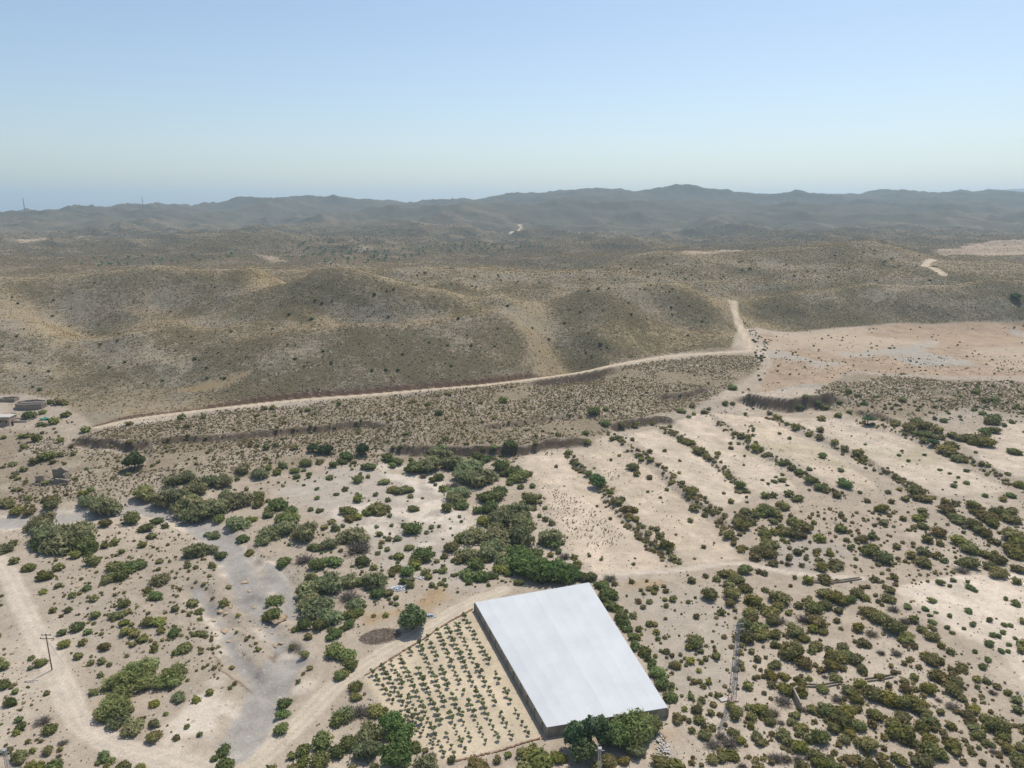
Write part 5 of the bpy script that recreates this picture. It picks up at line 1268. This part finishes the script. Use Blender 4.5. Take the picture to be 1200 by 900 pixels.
def farm():
    x, y, z = spot(6, 499); u = px_m(y); e = thing('farmhouse', (x, y, z), .06); tag(e, 'low pink plastered farmhouse with a flat roof at the left edge', 'house')
    W, D, Hh = 21 * u * 1.2, 6.0, 4.0
    part_box('wall', e, (-3, 3, Hh / 2 - .4), (W, D, Hh + .8), M_PLASTER); part_box('roof', e, (-3, 3, Hh + .12), (W + .5, D + .5, .22), M_ROOFSLAB)
    part_box('parapet', e, (-3, .1, Hh + .35), (W + .5, .25, .3), M_ROOFSLAB)
    for k in (-6.5, -2.4, .8):
        w = part_box('window', e, (k, -.02, 2.0), (1.0, .12, 1.2), M_DARK); part_box('sill', w, (0, -.06, -.68), (1.3, .2, .12), M_ROOFSLAB)
    d = part_box('door', e, (3.6, -.02, 1.05), (1.1, .12, 2.1), M_DARK)
    # walled patio right of the house
    x, y, z = spot(20, 494); e = thing('patio_wall', (x, y, z)); tag(e, 'low pale patio wall and slab right of the farmhouse', 'wall')
    wall_run('wall', e, [(-3, -1), (5.5, -1.4), (6, 3), (-3, 4)], .9, .3, M_ROOFSLAB); part_box('slab', e, (1.3, 1.2, -.05), (8.6, 4.6, .3), M_ROOFSLAB)
    # the old open tank
    x, y, z = spot(33, 479); e = thing('old_water_tank', (x, y, z)); tag(e, 'roofless old stone walled tank with shadowed inside behind the farmhouse', 'tank')
    P = [(-6.2, 0), (-4, -1.3), (0, -1.8), (4, -1.5), (7.2, -.3), (7.6, 3.0), (5.5, 6.6), (0, 8.2), (-5, 7.2), (-7.4, 3.6), (-6.2, 0)]
    wall_run('outer_wall', e, P, 3.0, .55, M_STONE, .06, 4); wall_run('inner_wall', e, [(-6.6, 3.4), (-2, 3.1), (3, 4.0), (7.2, 4.2)], 2.8, .5, M_ROOFSLAB, .05, 5)
    part_box('floor', e, (0, 3, -.3), (11, 6.5, .3), M_STONE)
    x, y, z = spot(8, 471); e2 = thing('old_shed', (x, y, z)); tag(e2, 'small roofless shed left of the old stone tank', 'shed')
    wall_run('wall', e2, [(-4, 0), (4, 0), (4, 4), (-4, 4), (-4, 0)], 2.0, .4, M_STONE, .15, 6)
    x, y, z = spot(53, 491.5); V = []; Fc = []
    for j in range(6):
        for i in range(8): V.append(((i / 7 - .5) * 5, (j / 5 - .5) * 2.6, .5 + .5 * math.sin(i * 1.1 + j) * .5 + .25 * math.cos(j * 2 + i)))
    for j in range(5):
        for i in range(7): o = j * 8 + i; Fc.append((o, o + 1, o + 9, o + 8))
    t = put('green_tarpaulin', mesh_pd('green_tarpaulin', V, Fc, M_GREEN, True), (x, y, z)); tag(t, 'crumpled green tarpaulin between bushes below the old tank', 'tarpaulin')
    sol = t.modifiers.new('thick', 'SOLIDIFY'); sol.thickness = .05
farm()
def ruin():
    x, y, z = spot(58, 565); e = thing('ruined_house', (x, y, z)); tag(e, 'ruined stone house with broken walls on the slope left of the lone tree', 'ruin')
    wall_run('gable_wall', e, [(-.5, 3.6), (2.2, 3.8), (5.4, 4.4)], 5.4, .7, M_STONE, .45, 3); wall_run('side_wall', e, [(5.4, 4.4), (5.8, .6)], 4.0, .65, M_STONE, .5, 9)
    wall_run('front_wall', e, [(-5.6, .4), (-2.0, 0.0)], 3.2, .6, M_PLASTER, .2, 2); wall_run('low_wall', e, [(-.6, -1.2), (3, -1.6), (8.6, -1.0)], 2.4, .7, M_STONE, .4, 7)
    wall_run('cross_wall', e, [(-5.6, .4), (-4.8, 4.2)], 2.0, .6, M_STONE, .4, 8)
    r = np.random.default_rng(8); V = []; Fc = []
    for k in range(90): box_pd(V, Fc, (r.uniform(-6, 9), r.uniform(-3.5, 3.5), .1), tuple(r.uniform(.25, .8, 3)), r.uniform(0, 3))
    tag(put('rubble', mesh_pd('rubble', V, Fc, M_STONE), parent=e), 'tumbled stones between the walls', kind='stuff')
ruin()
def small_walls():
    a = np.array(spot(929, 815)); b = np.array(spot(938, 833)); e = thing('concrete_wall', a); d = b - a
    tag(e, 'short dark concrete wall standing among shrubs at lower right', 'wall'); wall_run('wall', e, [(0, 0), (d[0], d[1])], 2.1, .35, M_CONC); wall_run('return_wall', e, [(0, 0), (1.2, .6)], 2.1, .35, M_CONC)
    def channel(pts, label, h=.45):
        P = np.array([spot(*p) for p in pts]); c = P[0]; e = thing('irrigation_channel', c); tag(e, label, 'channel', 'broken irrigation channels')
        for k in range(len(P) - 1):
            for off in (0, .9):
                p, q = P[k] - c, P[k + 1] - c; d = (q - p)[:2]; n = np.array([-d[1], d[0]]) / np.linalg.norm(d) * off; L = np.linalg.norm(d)
                o = part_box('channel_side', e, (*(.5 * (p + q)[:2] + n), .5 * (p + q)[2] + .18), (L * .97, .22, h), M_CONC, math.atan2(d[1], d[0]))
                o.rotation_euler = (0, -math.asin(max(-.5, min(.5, (q - p)[2] / L))), math.atan2(d[1], d[0]))
    channel([(951, 683), (972, 684), (990, 682), (1010, 679)], 'broken concrete irrigation channel along the path at upper right', .6)
    channel([(944, 805), (965, 806), (986, 802)], 'low channel between shrubs above the concrete wall', .5)
    channel([(1016, 799), (1032, 797), (1047, 794)], 'low channel at the edge of the dark thicket', .5)
small_walls()

# ------------------------------------------------------------------ rocks, litter, brush pile
def rock_mesh(seed):
    r = np.random.default_rng(seed); bm = bmesh.new(); bmesh.ops.create_icosphere(bm, subdivisions=2, radius=.5)
    for v in bm.verts:
        n = v.co.normalized(); k = 1 + .28 * math.sin(n.x * 3.1 + seed) * math.cos(n.y * 2.7 + seed * 2) + r.uniform(-.09, .09); v.co *= k; v.co.z = max(v.co.z * .7, -.18)
    me = bpy.data.meshes.new('rock'); bm.to_mesh(me); bm.free(); me.materials.append(M_ROCK); return me
ROCKS = [rock_mesh(k) for k in range(4)]
ROCK_SPOTS = [(325, 727, 20), (331, 724, 12), (263, 740, 11), (276, 738, 8), (258, 717, 8), (265, 719, 7), (306, 726, 7), (318, 743, 6), (340, 737, 7), (290, 745, 6), (250, 728, 6), (281, 728, 5), (270, 712, 5), (298, 712, 5), (241, 735, 5), (287, 683, 8), (292, 693, 5), (268, 752, 6), (300, 752, 5), (322, 757, 8), (330, 754, 7), (92, 687, 8), (100, 780, 8), (107, 779, 5), (62, 750, 4), (253, 745, 6), (312, 735, 5), (348, 738, 6), (345, 722, 5), (305, 738, 5)]
def rocks():
    a = np.array(ROCK_SPOTS, float); X, Y, Z = ground_at(a[:, 0], a[:, 1]); r = np.random.default_rng(4)
    for (px, py, d), x, y, z in zip(ROCK_SPOTS, X, Y, Z):
        w = d * (y * CT + CAMH * ST) / F; k = int(r.integers(4)); yl = 1.12 if px < 310 else 1.0
        o = put('rock', ROCKS[k], (x, y, z + .08 * w), r.uniform(0, 6.28), (w, w * r.uniform(.5, .8), w * r.uniform(.3, .5)), None, (yl, yl * .97, yl * .92))
        tag(o, f"{'long flat' if d > 11 else 'large' if d > 7 else 'medium' if d > 5.5 else 'small'} ochre rock {place_words(px, py)}", 'rock', 'ochre rocks by the gravel channels')
    # stones too small to count
    x, y = rand_in_view(r, 26000, 108, 330); s_ = GSTONE[cell(x, y)]
    ok = (r.uniform(0, 1, len(x)) < s_ * .8) & road_gap(x, y, .2) & (poly_sd(x, y, POND_TOP, 40) < .5) & (x < .35 * y)
    cl = fbm(x, y, 22, 3, 50); ok &= cl > -.15
    x, y = x[ok], y[ok]; n = len(x); w = r.uniform(.15, .5, n) * (1 + (r.uniform(0, 1, n) < .06) * 1.2)
    g = r.uniform(.7, 1.25, (n, 1)); scatter('stones', 'loose pale stones strewn over the riverbed flats', ROCKS_I, np.stack([x, y, hz(x, y)], 1), np.stack([w, w * .8, w * .6], 1), np.array((1, 1.0, .98)) * g, 6, 'stones')
def stone_mesh(seed):
    bm = bmesh.new(); bmesh.ops.create_icosphere(bm, subdivisions=1, radius=.5); r = np.random.default_rng(seed)
    for v in bm.verts: v.co *= r.uniform(.75, 1.2)
    me = bpy.data.meshes.new('stone'); bm.to_mesh(me); bm.free()
    at = me.attributes.new('leaf', 'FLOAT', 'POINT'); at.data.foreach_set('value', r.uniform(0, 1, len(me.vertices)).astype(np.float32))
    me.materials.append(M_STONE_I); return me
M_STONE_I = leaf_material('loose_stone', (.24, .20, .155), (.42, .365, .29), True)
ROCKS_I = [stone_mesh(k) for k in range(3)]
rocks()

def heap(name, px, py, w, h, label, cat, mats, n, seed, lo, hi, flatten=1.0):
    r = np.random.default_rng(seed); x, y, z = spot(px, py); e = thing(name, (x, y, z)); tag(e, label, cat)
    for mi, (mat, pn) in enumerate(mats):
        V = []; Fc = []
        for k in range(n):
            a = r.uniform(0, 6.28); d = math.sqrt(r.uniform(0, 1)); s = r.uniform(lo, hi, 3)
            box_pd(V, Fc, (math.cos(a) * d * w[0] / 2, math.sin(a) * d * w[1] / 2, h * (1 - d * d) * r.uniform(.2, 1) + .05), (s[0], s[1], s[2] * .5), r.uniform(0, 3))
        tag(put(pn, mesh_pd(pn, V, Fc, mat), parent=e), f'jumbled {pn.replace("_", " ")}', kind='stuff')
heap('rubbish_heap', 466, 690, (5, 3), .6, 'small heap of blue and white rubbish among shrubs', 'rubbish', [(M_BLUE, 'blue_scraps'), (M_WHITE, 'white_scraps')], 28, 1, .2, .7)
heap('rubbish_heap', 492, 678, (4, 2.4), .4, 'scattered pale rubbish below the green shrubs', 'rubbish', [(M_WHITE, 'pale_scraps')], 22, 2, .15, .5)
heap('rubbish_heap', 584, 672, (2.2, 1.5), .5, 'small white heap behind the white roof', 'rubbish', [(M_WHITE, 'white_scraps')], 16, 3, .3, .7)
heap('rubbish_heap', 505, 722, (3, 2), .6, 'dark blue rubbish beside the dense rounded tree', 'rubbish', [(M_BLUE, 'blue_scraps')], 16, 5, .2, .6)
heap('rubble_heap', 776, 875, (3.0, 7.5), .7, 'strip of whitish rubble at the right front of the white roof', 'rubble', [(M_RIM, 'grey_rubble'), (M_ROOFSLAB, 'pale_rubble')], 40, 4, .15, .5)
def brush_pile():
    x, y, z = spot(446, 746); e = thing('brush_pile', (x, y, z), .25); tag(e, 'wide low pile of cut brown brush left of the rounded tree', 'brush pile')
    r = np.random.default_rng(12); V = []; Fc = []
    for k in range(1500):
        a = r.uniform(0, 6.28); d = math.sqrt(r.uniform(0, 1)); c = np.array([math.cos(a) * d * 5.6, math.sin(a) * d * 3.6, .75 * (1 - d * d) * r.uniform(.3, 1) + .06])
        b = r.uniform(0, 6.28); v = np.array([math.cos(b), math.sin(b), r.normal(0, .3)]) * r.uniform(.3, .8); tube(V, Fc, c - v * .5, c + v * .5, .035, .02, 3)
    tag(put('branches', mesh_pd('branches', V, Fc, M_BRUSH), parent=e), 'tangled cut branches', kind='stuff')
    V = []; Fc = []; n = 24; V.append((0, 0, .55))
    for k in range(n): V.append((math.cos(k / n * 6.283) * 5.2, math.sin(k / n * 6.283) * 3.3, .0))
    for k in range(n): Fc.append((0, 1 + k, 1 + (k + 1) % n))
    put('brush_mat', mesh_pd('brush_mat', V, Fc, M_BRUSH), parent=e)
brush_pile()

# ------------------------------------------------------------------ agaves on the first two fields
def agave_mesh(seed):
    r = np.random.default_rng(seed); V = []; Fc = []; lf = []
    for k in range(14):
        a = k * 2.4 + r.uniform(-.2, .2); el = r.uniform(.5, 1.3); d = np.array([math.cos(a) * math.cos(el), math.sin(a) * math.cos(el), math.sin(el)]); b = np.array([-math.sin(a), math.cos(a), 0]) * .07
        o = len(V); V += [-b * .7, b * .7, d * .35 + b, d * .35 - b, d * .62]; Fc += [(o, o + 1, o + 2, o + 3), (o + 3, o + 2, o + 4)]; lf += [r.uniform(.2, .9)] * 5
    return mesh_from('agave', np.array(V), Fc, lf, M_AGAVE)
M_AGAVE = leaf_material('agave_leaves', (.16, .18, .14), (.30, .32, .27), True)
AGAVE = [agave_mesh(k) for k in range(3)]
def agaves():
    r = np.random.default_rng(21); q = np.vstack([in_poly([(640, 590), (672, 582), (700, 600), (735, 630), (722, 642), (692, 640), (660, 620)], 230, r), in_poly([(708, 552), (722, 550), (728, 560), (716, 566)], 36, r), in_poly([(630, 560), (660, 575), (680, 590), (650, 590)], 60, r)])
    X, Y, Z = ground_at(q[:, 0], q[:, 1]); n = len(X); s = r.uniform(.45, .9, n)
    t = np.where(r.uniform(0, 1, (n, 1)) < .45, np.array((1.35, 1.1, .8)), np.array((1.2, 1.2, 1.15))) * r.uniform(.7, 1.15, (n, 1))
    scatter('agave_patch', 'patch of grey green spiky plants dotting the first pale field', AGAVE, np.stack([X, Y, Z], 1), np.stack([s, s, s * 1.1], 1), t, 8, 'agaves')
agaves()
# ------------------------------------------------------------------ the summer haze
def haze():
    bm = bmesh.new(); bmesh.ops.create_cube(bm, size=1)
    x0, x1, y0, y1, z0, z1 = -16500, 16500, -700, 16500, float(GZ.min()) - 1.0, float(max(GZ.max(), CAMH)) + 60
    for v in bm.verts:
        v.co = ((x0 + x1) / 2 + v.co.x * (x1 - x0), (y0 + y1) / 2 + v.co.y * (y1 - y0), (z0 + z1) / 2 + v.co.z * (z1 - z0))
    me = bpy.data.meshes.new('haze'); bm.to_mesh(me); bm.free()
    o = bpy.data.objects.new('haze', me); COL.objects.link(o); o['kind'] = 'stuff'; o['label'] = 'thin pale blue summer haze over the far hills'; o['category'] = 'haze'
    m = bpy.data.materials.new('haze'); m.use_nodes = True; nt = m.node_tree; nt.nodes.clear()
    out = nt.nodes.new('ShaderNodeOutputMaterial'); v = nt.nodes.new('ShaderNodeVolumePrincipled')
    v.inputs['Color'].default_value = (.64, .85, 1.0, 1); v.inputs['Density'].default_value = HAZE_DENSITY
    v.inputs['Anisotropy'].default_value = 0.3
    nt.links.new(v.outputs[0], out.inputs['Volume'])
    me.materials.append(m)
HAZE_DENSITY = 0.95e-4
haze()

# ------------------------------------------------------------------ look-alikes are told apart by their order in the view
ORD = 'first second third fourth fifth sixth seventh eighth ninth tenth eleventh twelfth thirteenth fourteenth fifteenth sixteenth seventeenth eighteenth nineteenth twentieth'.split()
def single_out():
    bpy.context.view_layer.update(); by = {}
    for o in S.objects:
        if o.parent is None and 'category' in o and 'group' in o: by.setdefault(o['label'], []).append(o)
    for lab, L in by.items():
        if len(L) < 2 or len(L) > len(ORD): continue
        down = lab.startswith('young orchard')
        def key(o):
            p = o.matrix_world.translation; yc_ = p.y * CT - (p.z - CAMH) * ST
            return -p.y if down else p.x / yc_
        L.sort(key=key)
        for i, o in enumerate(L):
            if down: t = f'{lab}, {ORD[i]} down'
            elif i == 0: t = f'{lab}, leftmost one'
            elif i == len(L) - 1: t = f'{lab}, rightmost one'
            else: t = f'{lab}, {ORD[i]} from left'
            if len(t.split()) <= 16: o['label'] = t
single_out()
